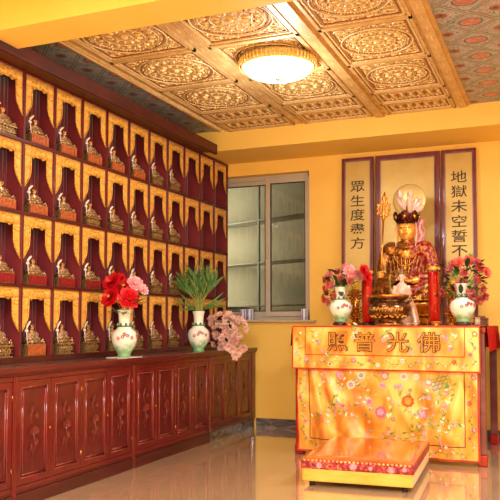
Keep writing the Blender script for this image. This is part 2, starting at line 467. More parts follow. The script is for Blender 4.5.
def coffer(x0, x1, y0, y1, full=True):
    w = x1 - x0; h = y1 - y0; b = MB(); cx, cy = (x0 + x1) / 2, (y0 + y1) / 2
    def P(u, v, z): return (cx + u, cy + v, ZC - z)
    b.mi = 0; b.box((x0, y0, ZC - .012), (x1, y1, ZC))
    # frame mouldings
    for ins, ww, z, mi in ((.0, .022, .034, 3), (.03, .012, .024, 1), (.055, .008, .02, 2)):
        b.mi = mi
        a0, a1, c0, c1 = x0 + ins, x1 - ins, y0 + ins, y1 - ins
        b.box((a0, c0, ZC - z), (a1, c0 + ww, ZC - .005)); b.box((a0, c1 - ww, ZC - z), (a1, c1, ZC - .005))
        b.box((a0, c0, ZC - z), (a0 + ww, c1, ZC - .005)); b.box((a1 - ww, c0, ZC - z), (a1, c1, ZC - .005))
    if full:
        R = min(w, h) / 2 - .065
        def ring(r, t, mi, z=.02, n=48):
            b.mi = mi
            vs = []; fs = []
            for i in range(n):
                a = 2 * PI * i / n
                for q in range(6):
                    g = 2 * PI * q / 6
                    rr = r + t * math.cos(g)
                    vs.append(P(rr * math.cos(a), rr * math.sin(a), z + t * .8 * math.sin(g)))
            for i in range(n):
                for q in range(6):
                    i2 = (i + 1) % n; q2 = (q + 1) % 6
                    fs.append((i * 6 + q, i2 * 6 + q, i2 * 6 + q2, i * 6 + q2))
            b.add(vs, fs, True)
        ring(R, .006, 1); ring(R - .022, .004, 2, .016); ring(R * .80, .004, 1, .018); ring(R * .5, .004, 1, .02); ring(R * .2, .004, 1, .022)
        for i in range(64):
            a = 2 * PI * i / 64; b.mi = 1
            b.ell(P((R - .034) * math.cos(a), (R - .034) * math.sin(a), .014), (.006, .006, .006), 5, 4)
        for i in range(16):
            a = 2 * PI * i / 16
            r = R * .66
            for (rr, da, lx, ly, mi) in ((.66, 0, .085, .045, 1), (.74, .5, .035, .03, 1), (.58, .5, .03, .022, 2), (.88, .25, .02, .03, 1), (.88, .75, .02, .03, 2)):
                b.mi = mi; aa = a + da * PI / 8
                b.ell(P(R * rr * math.cos(aa), R * rr * math.sin(aa), .013), (R * lx, R * ly, .011), 8, 4, Matrix.Rotation(aa, 3, 'Z'))
        for i in range(12):
            a = 2 * PI * i / 12; b.mi = 1
            b.ell(P(R * .36 * math.cos(a), R * .36 * math.sin(a), .014), (R * .09, R * .035, .012), 8, 4, Matrix.Rotation(a, 3, 'Z'))
        b.ell(P(0, 0, .016), (R * .10, R * .10, .018), 12, 6)
        for i in range(40):      # small chased dots filling the corners
            a = 2 * PI * i / 40 + .07
            for k in range(5):
                rr = R + .025 + k * .032
                u, v = rr * math.cos(a), rr * math.sin(a)
                if abs(u) < w / 2 - .075 and abs(v) < h / 2 - .075:
                    b.mi = 1 if (i + k) % 2 else 2
                    b.ell(P(u, v, .013), (.011, .006, .006), 5, 4, Matrix.Rotation(a + k, 3, 'Z'))
        # corner scrolls
        for sx in (-1, 1):
            for sy in (-1, 1):
                b.mi = 1
                ux, uy = w / 2 - .075, h / 2 - .075
                pts = []
                for k in range(14):
                    t = k / 13; a = t * 3.6 * PI / 2; rr = .05 * (1 - t * .75)
                    pts.append(P(sx * (ux - .045 + rr * math.cos(a)), sy * (uy - .045 + rr * math.sin(a)), .016))
                b.tube(pts, .005, 5)
                for (du, dv) in ((.13, .012), (.012, .13), (.19, .004), (.004, .19)):
                    b.ell(P(sx * (ux - du), sy * (uy - dv), .014), (.018, .008, .008) if du > dv else (.008, .018, .008), 8, 4)
    else:
        b.mi = 1
        nx = 13
        for i in range(nx):
            u = -w / 2 + .08 + (w - .16) * i / (nx - 1)
            b.mi = 1 + i % 2
            b.ell(P(u, 0, .014), (.016, h * .16, .010), 8, 4)
            b.mi = 1
            for q in (-.3, .3, -.2, .2): b.ell(P(u + q * .05, h * q, .013), (.010, .007, .007), 6, 4)
    b.build('coffer_panel', [M['ceilgold'], M['ceilgold2'], M['ceildark'], M['ceilstrip']], ceil)
for (a, c) in ((-3.155, -2.43), (-2.32, -1.63), (-1.485, -.85)):
    for j in range(-0, 3):
        y0 = 4.04 + j * .77
        coffer(a, c, y0, y0 + .77)
    coffer(a, c, 3.87, 4.04, False)
    coffer(a, c, 6.35, 6.70, False)
    coffer(a, c, 6.70, 7.05, False)

# ------------------------------------------------------------------ window
wn = tag(MB().box((WX0, YB + .10, WZ0), (WX0 + .045, YB + .16, WZ1)).box((WX1 - .045, YB + .10, WZ0), (WX1, YB + .16, WZ1))
         .box((WX0, YB + .10, WZ1 - .05), (WX1, YB + .16, WZ1)).box((WX0, YB + .10, WZ0), (WX1, YB + .16, WZ0 + .05))
         .build('window_1', M['aluminium'], bevel=.003), kind='structure')
def sash(x0, x1, y, name='sash'):
    b = MB(); w = .055; z0, z1 = WZ0 + .04, WZ1 - .04
    b.box((x0, y, z0), (x0 + w, y + .035, z1)); b.box((x1 - w, y, z0), (x1, y + .035, z1))
    b.box((x0 + w, y, z1 - w), (x1 - w, y + .035, z1)); b.box((x0 + w, y, z0), (x1 - w, y + .035, z0 + w))
    s = b.build(name, M['aluminium'], wn, bevel=.003)
    g = MB(); e = .008
    for (a, c, d, f) in ((x0 + w - .001, x0 + w + e, z0 + w, z1 - w), (x1 - w - e, x1 - w + .001, z0 + w, z1 - w), (x0 + w, x1 - w, z1 - w - e, z1 - w), (x0 + w, x1 - w, z0 + w, z0 + w + e)):
        g.box((a, y + .004, d), (c, y + .032, f))
    g.build('gasket', M['gasket'], s)
    MB().box((x0 + w, y + .014, z0 + w), (x1 - w, y + .020, z1 - w)).build('pane', M['glass'], s)
    return s
sash(WX0 + .03, -3.0, YB + .125)
s2 = sash(-3.035, WX1 - .02, YB + .08)
MB().box((-3.015, YB + .06, 1.86), (-3.0, YB + .082, 2.02)).box((-3.015, YB + .05, 1.93), (-3.0, YB + .07, 2.02)).build('latch', M['aluminium'], s2, bevel=.002)
tag(MB().box((WX0, YB - .045, WZ0 - .022), (WX1 + .07, YB + .1, WZ0)).build('trim_3', M['sill'], bevel=.003), kind='structure')
# passage seen through the panes
tag(MB().box((-6.5, YB + 1.7, 0), (0, YB + 1.8, 3.4)).box((-6.5, YB + .2, -.1), (0, YB + 1.8, 0)).build('wall_passage', M['outwall']), kind='structure')
rk = thing('streak_rack', (-3.6, YB + 1.35, 0), 'added pale rack standing in for streaks reflected in the window panes', 'rack', rz=-.45)  # added rack; its slanted shelves draw the streaks reflected in the panes
b = MB()
for z in (.8, 1.35, 1.9, 2.45): b.box((-.9, -.15, z), (1.1, .15, z + .015))
b.build('rack_shelf', M['steel'], rk)
for x in (-.9, .1, 1.07):
    MB().box((x, -.15, 0), (x + .03, -.12, 2.9)).build('post', M['steel'], rk)
# ------------------------------------------------------------------ lamp
LX, LY = -1.935, 5.22
lamp = thing('ceiling_lamp', (LX, LY, ZC - .03), 'round white glass ceiling lamp with a gold crystal rim', 'ceiling lamp')
MB().lathe([(.27, 0), (.285, -.01), (.285, -.03), (.27, -.035)], n=48).build('lamp_base', M['ceilgold2'], lamp)
b = MB()
for i in range(54):
    a = 2 * PI * i / 54
    b.T = Matrix.Rotation(a, 4, 'Z')
    b.ell((.292, 0, -.038), (.008, .013, .032), 6, 5)
b.T = None
b.lathe([(.278, -.03), (.284, -.05), (.278, -.072)], n=48, cap=False)
b.build('crystal_rim', M['crystal'], lamp)
MB().lathe([(.272, -.062), (.262, -.082), (.225, -.112), (.165, -.134), (.09, -.147), (.02, -.151)], n=48).build('diffuser', M['diffuser'], lamp)
MB().lathe([(.004, -.178), (.012, -.172), (.008, -.164), (.018, -.158), (.02, -.149)], n=16).build('finial', M['brass'], lamp)

# ------------------------------------------------------------------ niche shelf
shelf = thing('niche_shelf', (XS, (Y0 + YB) / 2, .8685), 'tall dark red wooden wall shelf divided into curtained niches', 'shelf')
sx, sy, sz = XS, (Y0 + YB) / 2, .8685
def rel(p): return (p[0] - sx, p[1] - sy, p[2] - sz)
DP = .29
b = MB()
for j in range(12):
    y = Y0 + j * PY
    b.box(rel((XS - DP, y - .010, ZROW[0])), rel((XS, y + .010, ZROW[4])))
for z in ZROW:
    b.box(rel((XS - DP, Y0, z - .011)), rel((XS + .004, YB - .004, z + .011)))
fr = b.build('frame', [M['shelfwood'], M['niche']], shelf, bevel=.002, seg=1)
for p_ in fr.data.polygons:
    if abs(p_.normal.x) < .5: p_.material_index = 1       # inner sides take the red with light painted in
MB().box(rel((XS - DP - .012, Y0, ZROW[0])), rel((XS - DP, YB - .004, ZROW[4]))).build('back_panel', M['niche'], shelf)
# base rail below the first row
b = MB(); b.box(rel((XS - .004, Y0, .8685)), rel((XS + .008, YB - .004, ZROW[0] + .016)))
b.build('base_rail', M['darkwood'], shelf, bevel=.004)
# cornice
b = MB()
prof = [(-3.46 + .0, 2.925), (-3.40, 2.922), (-3.34, 2.915), (-3.27, 2.885), (-3.255, 2.893), (-3.255, 2.99), (-3.27, 3.0), (-3.46, 3.0)]
ys = (3.60, 6.97); n = len(prof)
vs = [rel((p[0], y, p[1])) for y in ys for p in prof]
b.add(vs, [tuple(range(n)), tuple(range(n, 2 * n))[::-1]] + [(i, i + n, (i + 1) % n + n, (i + 1) % n) for i in range(n)])
b.box(rel((XS - DP, Y0, 2.925)), rel((XS, 6.97, 3.0)))
b.build('cornice', M['corn'], shelf, bevel=.003)

# brocade drapes: one mesh shared by the 44 niches
def drape_mesh():
    b = MB(); W = PY / 2 - .011; Ht = .51 - .032
    half = []
    # opening profile (from the top centre, going out and down): y offset, z below top
    K = 18
    def inner(t):       # t=0 at lintel, 1 at the tip: half opening
        if t < .5: return .086 + .008 * t
        u = (t - .5) / .5
        return .09 + (W - .09) * (u ** 1.5)
    zt = -.075; zb = -.31
    nx = 22
    # band across the top with soft folds
    for sgn in (-1, 1):
        vs = []; fs = []
        for i in range(K + 1):
            t = i / K; z = zt + (zb - zt) * t; yi = min(inner(t), W - .001)
            for q in range(5):
                y = yi + (W - yi) * q / 4
                vs.append((.004 * math.sin(q * 2.2 + 1) * (1 - t), sgn * y, z))
        for i in range(K):
            for q in range(4):
                a = i * 5 + q; fs.append((a, a + 1, a + 6, a + 5))
        b.add(vs, fs, True)
    vs = []; fs = []
    for i in range(nx + 1):
        y = -W + 2 * W * i / nx
        for z in (0, -.04, zt):
            vs.append((.003 * math.sin(i * 1.3) * (-z / .1), y, z))
    for i in range(nx):
        for q in range(2):
            a = i * 3 + q; fs.append((a, a + 3, a + 4, a + 1))
    b.add(vs, fs, True)
    # braid along the opening
    b.mi = 1
    for sgn in (-1, 1):
        pts = [(.006, sgn * min(inner(i / K), W - .002), zt + (zb - zt) * i / K) for i in range(K + 1)]
        b.tube(pts, .0035, 5)
    b.tube([(.006, -.088, zt), (.006, .088, zt)], .0035, 5)
    # knotted flower pattern, raised
    b.mi = 1
    r = random.Random(3)
    for k in range(26):
        y = r.uniform(-W + .012, W - .012)
        z = r.uniform(-.085, -.012) if abs(y) < .1 else r.uniform(-.20, -.012)
        b.ell((.004, y, z), (.003, .007, .007), 6, 4)
    return b
dm = drape_mesh()
d0 = dm.build('brocade_drape', [M['brocade'], M['braid']], shelf, solid=.004)
first = True
for r in range(4):
    for c in range(11):
        o = d0 if first else d0.copy()
        if not first: COL.objects.link(o); o.parent = shelf
        first = False
        o.location = rel((XS - .016, Y0 + (c + .5) * PY, ZROW[r + 1] - .012))
# pleated maroon back curtains inside niches
b = MB()
for i in range(23):
    t0 = i / 22
cv = []; cf = []
nn = 34
for i in range(nn + 1):
    y = -PY / 2 + .013 + (PY - .026) * i / nn
    for z in (0, -.46):
        cv.append((.006 * math.sin(i * 1.35), y, z))
for i in range(nn): cf.append((2 * i, 2 * i + 2, 2 * i + 3, 2 * i + 1))
b.add(cv, cf, True)
bc = b.build('back_curtain', M['nichecurtain'], shelf, solid=.002)
first = True
for r in range(4):
    for c in range(11):
        o = bc if first else bc.copy()
        if not first: COL.objects.link(o); o.parent = shelf
        first = False
        o.location = rel((XS - .15, Y0 + (c + .5) * PY, ZROW[r + 1] - .014))

# ------------------------------------------------------------------ gilt statuettes in the niches
def statuette(front, name, zscale=1):
    t = thing('gilt_statuette', (0, 0, 0), 'x', 'statuette', 'gilt seated statuettes in the wall niches')
    # frame of reference: faces +x
    b = MB()
    w, d, h = .10, .045, .085
    b.box((-d, -w, 0), (d, w, .012)); b.box((-d * 1.05, -w * 1.04, h - .012), (d * 1.05, w * 1.04, h))
    for i in range(7):
        y = -w + .006 + (2 * w - .012) * i / 6
        for x in (-d + .006, d - .006):
            b.box((x - .004, y - .004, .01), (x + .004, y + .004, h - .01))
    for i in range(3):
        x = -d + .006 + (2 * d - .012) * i / 2
        for y in (-w + .006, w - .006): b.box((x - .004, y - .004, .01), (x + .004, y + .004, h - .01))
    for z in (.03, .055):
        for y in (-w + .006, w - .006): b.box((-d, y - .003, z - .003), (d, y + .003, z + .003))
        b.box((d - .009, -w, z - .003), (d - .003, w, z + .003))
    for i in range(6):
        y = -w + .022 + (2 * w - .044) * i / 5
        b.ell((d - .004, y, .043), (.004, .01, .012), 8, 5)
    b.box((-d + .014, -w + .014, .01), (d - .014, w - .014, h - .01))
    b.build('pedestal', M['openwork'], t)
    if front:
        b = MB(); b.box((d + .001, -w + .004, .006), (d + .006, w - .002, h - .006))
        for i in range(5):
            b.box((d + .004, -w + .02 + i * .036, .014), (d + .009, -w + .034 + i * .036, h - .016))
        b.build('front_cloth', M[front], t)
    # lotus seat
    b = MB()
    b.lathe([(.045, h), (.062, h + .012), (.058, h + .026)], n=20, sy=1.15)
    for k in range(16):
        a = 2 * PI * k / 16
        b.petal((.05 * math.cos(a), .056 * math.sin(a), h + .006), (math.cos(a) * .6, math.sin(a) * .6, .8), (-math.sin(a), math.cos(a), 0), .028, .022, -.1, 3)
    b.build('lotus_seat', M['openwork'], t)
    z = h + .024
    SM = Matrix.Translation((0, 0, z)) @ Matrix.Diagonal((.95, 1.1, .78, 1)) @ Matrix.Translation((0, 0, -z))
    b = MB(); b.T = SM
    b.ell((.012, 0, z + .012), (.042, .066, .02)); b.ell((.012, -.045, z + .014), (.026, .026, .018)); b.ell((.012, .045, z + .014), (.026, .026, .018))
    b.ell((-.004, 0, z + .045), (.025, .034, .045)); b.ell((-.004, 0, z + .07), (.022, .040, .02))
    b.tube([(0, -.036, z + .07), (.012, -.046, z + .045), (.035, -.02, z + .032)], [.014, .013, .009])
    b.tube([(0, .036, z + .07), (.012, .046, z + .045), (.035, .02, z + .032)], [.014, .013, .009])
    b.tube([(0, 0, z + .08), (0, 0, z + .1)], .010)
    b.ell((.002, 0, z + .108), (.017, .016, .020))
    fuse('body', b, M['silvergold'], t, .0035, 2)
    b = MB(); b.T = SM; b.lathe([(.017, z + .112), (.020, z + .12), (.018, z + .127), (.006, z + .134), (.003, z + .145)], n=12)
    for k in range(5):
        a = (k - 2) * .5
        b.petal((.016 * math.cos(a), .016 * math.sin(a), z + .116), (math.cos(a) * .3, math.sin(a) * .3, 1), (-math.sin(a), math.cos(a), 0), .024, .012, 0, 3)
    b.build('crown', M['brass'], t)
    b = MB()
    b.tube([(.036, -.088, h + .005), (.036, -.100, z + .075)], .0035, 6)
    b.tube([(.036, -.102, z + .07), (.036, -.096, z + .095), (.036, -.070, z + .122), (.036, -.058, z + .130)], [.004, .009, .009, .004], 6)
    for s in (-1, 1): b.ell((.036, -.099 + s * .011, z + .066), (.004, .008, .010), 8, 5)
    b.build('staff', M['paper'], t)
    b = MB(); r = random.Random(5)
    for k in range(9):      # row of small gilt ornaments on the pedestal edge
        y = -w + .01 + k * (2 * w - .02) / 8
        b.ell((d - .006, y, h + .010 + .004 * (k % 2)), (.008, .009, .012), 6, 4)
        if k % 2 == 0: b.ell((d - .012, y, h + .028), (.006, .006, .010), 6, 4)
    b.build('ornament_row', M['silvergold'], t)
    return t
def canopy_scale(t): return t
protos = {}
for k in ('', 'orangecloth', 'redcloth'): protos[k] = statuette(k, k)
used = set()
rown = ['top row', 'second row down', 'third row down', 'bottom row']
ordn = ['first', 'second', 'third', 'fourth', 'fifth', 'sixth', 'seventh', 'eighth']
desc = {'': 'openwork pedestal', 'orangecloth': 'orange-fronted pedestal', 'redcloth': 'red-fronted pedestal'}
for ri in range(4):
    for c in range(8):
        if ri == 0: k = 'orangecloth' if c in (1, 2, 3, 4, 5) else ''
        elif ri == 1: k = 'orangecloth' if c < 3 else ''
        elif ri == 2: k = 'redcloth' if c < 4 else ''
        else: k = 'orangecloth' if c == 1 else ''
        row = 3 - ri
        loc = (XS - .062, Y0 + (c + .5) * PY + .012, ZROW[row] + .0115)
        lab = 'gilt statuette on %s, %s, %s niche from left' % (desc[k], rown[ri], ordn[c])
        if k not in used:
            used.add(k); o = protos[k]; o.location = loc; o['label'] = lab
        else:
            o = dup(protos[k], loc, lab)
        s_ = (.86, .86, .86, 1.05)[ri]
        o.scale = (1, 1, s_)

# ------------------------------------------------------------------ low cabinets
M['moulding'] = mat('door_moulding', lin(136, 42, 42), lin(118, 32, 34), (9, 9, 9), .2, coat=.8)
M['carving'] = mat('door_carving', lin(128, 46, 42), lin(100, 28, 28), (60, 60, 60), .22, coat=.8)
def door_parts(parent, y0, y1, z0, z1, hinge):
    """door between y0,y1 in parent frame; front plane at x=0"""
    b = MB(); st = .042
    b.box((-.02, y0, z0), (.0, y0 + st, z1)); b.box((-.02, y1 - st, z0), (0, y1, z1))
    b.box((-.02, y0 + st, z1 - st), (0, y1 - st, z1)); b.box((-.02, y0 + st, z0), (0, y1 - st, z0 + st))
    d = b.build('door', M['redwood'], parent, bevel=.003)
    b = MB(); a0, a1, c0, c1 = y0 + st, y1 - st, z0 + st, z1 - st
    # recessed panel with raised field and carving
    b.mi = 0; b.box((-.018, a0, c0), (-.012, a1, c1))
    q = .018; b.box((-.012, a0 + q, c0 + q), (-.006, a1 - q, c1 - q))
    q_ = q; b.mi = 1
    cy = (a0 + a1) / 2; r = random.Random(int(y0 * 100) + 5)
    zc = c0 + (c1 - c0) * .5
    for k in range(9):      # lotus petals
        an = (k - 4) * .34
        b.petal((-.005, cy, zc - .02), (.05, math.sin(an), math.cos(an)), (0, math.cos(an), -math.sin(an)), .055, .022, .05, 4, cup=.3)
    b.tube([(-.004, cy, zc - .02), (-.004, cy + .02, zc - .09), (-.004, cy - .015, zc - .17)], .003, 5)
    b.tube([(-.004, cy - .01, zc + .02), (-.004, cy - .03, zc + .1), (-.004, cy + .01, zc + .17)], .003, 5)
    for (dy, dz, s) in ((.03, -.08, 1), (-.035, -.11, -1), (.03, .09, 1), (-.03, .13, -1)):
        for k in range(4):
            an = s * (.5 + k * .45)
            b.petal((-.005, cy + dy * .4, zc + dz), (.05, math.sin(an), math.cos(an)), (0, math.cos(an), -math.sin(an)), .035, .018, .05, 3, cup=.3)
    b.mi = 2
    for (p, q) in (((a0, c0), (a0, c1)), ((a1, c0), (a1, c1)), ((a0, c0), (a1, c0)), ((a0, c1), (a1, c1)), ((a0 + q_, c0 + q_), (a0 + q_, c1 - q_)), ((a1 - q_, c0 + q_), (a1 - q_, c1 - q_)), ((a0 + q_, c0 + q_), (a1 - q_, c0 + q_))):
        b.tube([(-.004, p[0], p[1]), (-.004, q[0], q[1])], .0055, 8)
    b.build('carved_panel', [M['panelwood'], M['carving'], M['moulding']], d)
    if hinge < 0: MB().ell((.006, y1 - .016, (z0 + z1) / 2), (.006, .006, .011), 10, 6).build('knob', M['brass'], d)
    hy = y0 + .002 if hinge < 0 else y1 - .002
    for zz in (z0 + .1, z1 - .1): MB().tube([(.001, hy, zz - .015), (.001, hy, zz + .015)], .0028, 6).build('hinge', M['brass'], d)

def cabinet(y0, y1, nd, label, marble=False, endpost=False):
    t = thing('low_cabinet', (XF, y0, 0), label, 'cabinet', 'red lacquered cabinets under the niche shelf')
    W = y1 - y0; zt = .811
    b = MB(); zb = .10
    b.box((XW + .01 - XF, .002, zb), (-.021, W - .002, zt - .002))
    b.build('body', M['redwood'], t)
    pw = .04
    posts = [0] + ([W - .1] if endpost else [])
    for py in posts:
        q = MB(); w_ = pw if py == 0 else .098
        q.box((-.03, py, 0 if not (marble) else .1), (.008, py + w_, zt))
        q.box((-.03, py + .012, .0 if not marble else .1), (.013, py + w_ - .012, zt))
        q.build('post', M['redwood'], t, bevel=.003)
    MB().box((-.03, pw, zt - .03), (.002, W - (.1 if endpost else 0), zt)).build('top_rail', M['redwood'], t, bevel=.003)
    MB().box((-.03, pw, .10), (.002, W - (.1 if endpost else 0), .13)).build('bottom_rail', M['redwood'], t, bevel=.003)
    if marble:
        MB().box((XW + .01 - XF, .045, 0), (-.004, W - .003, .098)).build('marble_plinth', M['marble'], t, bevel=.002)
    else:
        b = MB(); b.box((XW + .01 - XF, pw, 0), (.012, W, .085)); b.box((XW + .01 - XF, pw, .085), (.004, W, .10))
        b.build('plinth', M['darkwood'], t, bevel=.004)
    dw = (W - pw - (.1 if endpost else 0)) / nd
    for i in range(nd):
        door_parts(t, pw + i * dw + .002, pw + (i + 1) * dw - .002, .132, zt - .032, -1 if i % 2 == 0 else 1)
    return t
cabinet(2.33, 3.73, 4, 'red carved cabinet cut off by the left edge of the photo')
cabinet(3.73, 5.13, 4, 'red carved four-door cabinet below the red peony vase, second from the left')
cabinet(5.13, 6.53, 4, 'red carved four-door cabinet below the green leaf vase')
cabinet(6.53, YB - .004, 3, 'red-brown three-door cabinet on a grey marble plinth by the window', True, True)
b = MB()
cp = [(XW + .01, .812), (XF + .006, .812), (XF + .012, .816), (XF + .012, .822), (XF + .026, .832), (XF + .03, .842), (XF + .03, .864), (XF + .026, .868), (XW + .01, .868)]
n = len(cp); ys = (2.2, YB - .003)
b.add([(p[0], y, p[1]) for y in ys for p in cp], [tuple(range(n)), tuple(range(n, 2 * n))[::-1]] + [(i, i + n, (i + 1) % n + n, (i + 1) % n) for i in range(n)])
for i in range(len(b.f)):
    if i >= len(b.f) - 2: b.m[i] = 1       # the top face, its grey sheen put into the colour
tag(b.build('cabinet_countertop', [M['edgewood'], M['countertop']], bevel=.002), 'long dark red wooden countertop running over the low cabinets', 'countertop')
ZT = .868

# ------------------------------------------------------------------ vases and bouquets
def vase(loc, h, label, stand=False, group='painted porcelain vases'):
    t = thing('porcelain_vase', loc, label, 'vase', group)
    z0 = 0
    if stand:
        b = MB(); b.lathe([(.06, .0), (.075, .006), (.07, .02), (.055, .024), (.06, .03)], n=20)
        b.build('wooden_stand', M['darkwood'], t); z0 = .03
    s = h / .36; q_ = 1.22 if stand else 1.0
    prof = [(.05, 0), (.056, .005), (.048, .02), (.055, .035), (.078, .07), (.095, .12), (.098, .155), (.088, .19), (.06, .215), (.045, .235), (.042, .27), (.046, .32), (.055, .355), (.058, .36), (.05, .355), (.04, .31)]
    b = MB(); b.lathe([(r * s * q_, z0 + z * s) for r, z in prof], n=32, cap=False)
    b.add([(0, 0, z0 + .001)] + [(.05 * s * math.cos(2 * PI * i / 16), .05 * s * math.sin(2 * PI * i / 16), z0 + .001) for i in range(16)], [(0, i % 16 + 1, (i + 1) % 16 + 1) for i in range(16)])
    b.build('vase_body', M['vase'], t)
    # collar ornaments + painted blossom
    b = MB()
    b.lathe([(.0475 * s * q_, z0 + .226 * s), (.052 * s * q_, z0 + .232 * s), (.0475 * s * q_, z0 + .24 * s)], n=28, cap=False)
    for k in range(8):
        a = 2 * PI * k / 8
        c = (math.cos(a), math.sin(a))
        b.ell((c[0] * .052 * s * q_, c[1] * .052 * s * q_, z0 + .245 * s), (.012 * s, .012 * s, .016 * s), 6, 4)
    b.build('collar', M['vasegreen'], t)
    b = MB()
    r = random.Random(11)
    for (a0, zz) in ((-1.15, .155), (-.75, .165), (-1.5, .145), (-1.0, .175), (-.4, .15), (.2, .16)):
        rr = .0985 * s * q_
        for k in range(5):
            a = a0 + .10 * math.cos(k * 1.256); z = zz + .010 * math.sin(k * 1.256)
            b.ell((rr * math.cos(a), rr * math.sin(a), z0 + z * s), (.006, .006, .007), 6, 4)
    b.build('painted_blossom', M['mauve'], t)
    return t

def blossom(b, c, d, R, layers, r, mi, n0=7, wide=.9):
    d = Vector(d).normalized()
    a = d.cross(Vector((.3, .2, 1)));
    if a.length < .1: a = d.cross(Vector((1, 0, 0)))
    a.normalize(); e = d.cross(a)
    b.mi = mi
    for L in range(layers):
        t = (L + .5) / layers
        open_ = .25 + 1.15 * t
        n = n0 + L * 2
        for k in range(n):
            an = 2 * PI * (k + .5 * L) / n + r.uniform(-.15, .15)
            rad = a * math.cos(an) + e * math.sin(an)
            dd = rad * math.sin(open_) + d * math.cos(open_)
            b.petal(Vector(c) + rad * (.05 * R), dd, rad.cross(d), R * (.55 + .45 * t) * r.uniform(.88, 1.1), R * wide * (.4 + .4 * t), -.18, 4, point=.5, cup=-.25)

def bouquet(name, loc, label, flowers, leaves, stems, seed, cat='flowers', mats=None, group=None):
    t = thing(name, loc, label, cat, group)
    r = random.Random(seed)
    for (c, d, R, layers, m, n0, wide, heart) in flowers:
        b = MB(); blossom(b, c, d, R, layers, r, 0, n0, wide)
        if heart:
            b.mi = 1; dd = Vector(d).normalized(); b.ell(Vector(c) + dd * R * .18, R * .16, 8, 5)
        b.build('blossom', [M[m], M[heart or m]], t)
    b = MB()
    for (c, d, L, W, mi) in leaves:
        b.mi = mi; dd = Vector(d)
        w = dd.cross(Vector((r.uniform(-.3, .3), r.uniform(-.3, .3), 1)))
        b.petal(c, dd, w, L, W, -.15, 5)
        if len(leaves) <= 15: b.build('leaf', [M['leaf'], M['darkleaf'], M['stem']], t); b = MB()
    if len(leaves) > 15: b.build('foliage', [M['leaf'], M['darkleaf'], M['stem']], t)
    b = MB()
    for (p, q) in stems: b.tube([p, ((p[0] * .7 + q[0] * .3), (p[1] * .7 + q[1] * .3), (p[2] + q[2]) / 2), q], .003, 5)
    if stems: b.build('stem', M['stem'], t)
    return t

# helper axes on the picture side of the counter: screen right ~ (cos, sin) of the yaw
RT = Vector((math.cos(math.radians(22.5)), math.sin(math.radians(22.5)), 0))
VW = Vector((math.sin(math.radians(22.5)), -math.cos(math.radians(22.5)), 0))     # towards the viewer
def L3(u, v, w): return RT * u + Vector((0, 0, v)) + VW * w

VA = (-3.20, 5.115, ZT); VBp = (-3.20, 6.437, ZT)
tag(MB().box((-.09, -.1, 0), (.1, .14, .003)).build('paper_sheet', M['paper'], loc=(-3.22, 5.13, ZT + .0005)), 'white paper sheet lying on the countertop under the left vase', 'paper')
vase((VA[0], VA[1], ZT + .004), .375, 'white and green porcelain vase holding red peonies on the countertop')
vase(VBp, .385, 'white and green porcelain vase holding tall green leaves on the countertop')
fl = []
for (u, v, w, R, m, la, n0, wd, ht) in ((-.095, .21, .02, .095, 'redpetal', 4, 7, .9, None), (-.10, .095, .06, .095, 'redpetal', 4, 7, .9, 'yellowwax'), (.05, .085, .09, .095, 'redpetal', 4, 7, .9, None),
                                         (-.01, .18, -.02, .085, 'redpetal', 4, 7, .9, 'yellowwax'), (.085, .20, .03, .075, 'pinkpetal', 4, 6, .9, 'pinkpetal'), (.145, .155, .0, .055, 'pinkpetal', 3, 6, .9, None), (-.04, .25, -.03, .05, 'redpetal', 3, 5, .8, None)):
    fl.append((L3(u, v, w), L3(u * 2, v - .0, .25), R, la, m, n0, wd, ht))
lv = [(L3(.06, .03, .10), L3(1, .55, .3), .16, .085, 0), (L3(.09, .10, .07), L3(1, .1, .4), .12, .07, 0), (L3(0, -.03, .03), L3(-1, .2, .4), .15, .05, 1), (L3(.06, .05, -.03), L3(.6, .9, 0), .2, .06, 0), (L3(.02, -.03, .05), L3(.7, -.15, .6), .12, .05, 0),
      (L3(-.04, .1, -.02), L3(-.5, 1, 0), .14, .04, 1), (L3(.05, .16, 0), L3(-.1, 1, 0), .08, .03, 0), (L3(0, -.02, 0), L3(.1, -.05, 1), .12, .05, 0)]
st = [((0, 0, -.12), tuple(L3(u, v, w))) for (u, v, w) in ((-.08, .1, .03), (-.1, .02, .04), (.03, .02, .06), (.08, .12, .02), (.12, .07, 0), (-.02, .08, 0))]
bouquet('peony_bouquet', (VA[0], VA[1], ZT + .385), 'red peony bouquet with one pink bloom, in the left countertop vase', fl, lv, st, 5, 'flowers')

# tall leaf plant
t = thing('leaf_bouquet', (VBp[0], VBp[1], ZT + .385), 'tall green leafy stems standing in the countertop vase', 'plant')
b = MB(); r = random.Random(4)
for k in range(14):
    a = -1 + 2 * k / 13 + r.uniform(-.08, .08)
    dp = r.uniform(-.5, .5)
    top = L3(a * .17, .33 + r.uniform(-.1, .06) - abs(a) * .06, dp * .12)
    p0 = Vector((0, 0, -.16)); p1 = L3(a * .05, .12, dp * .03)
    pts = [p0, p0.lerp(p1, .5), p1, p1.lerp(top, .5), top]
    b.mi = 1; b.tube(pts, .004, 5)
    b.mi = 0
    for q in range(9):
        f = .25 + .75 * q / 8
        c = p1.lerp(top, f)
        s = 1 if q % 2 else -1
        d = L3(a * .6 + s * r.uniform(.2, .6), 1.0 + r.uniform(-.3, .2), r.uniform(-.4, .4))
        b.petal(c, d, L3(r.uniform(.5, 1), 0, r.uniform(-.6, .6)), r.uniform(.10, .16), r.uniform(.016, .024), -.2 * s, 5)
for (u, v) in ((-.24, .14), (.22, .1), (-.2, .24), (.25, .2), (-.12, .0), (.14, .02)):
    b.petal(L3(u * .2, .02, 0), L3(u, v, .1), L3(0, 1, .3), .24, .02, .25, 5)
b.build('leaf', [M['leaf'], M['stem']], t)

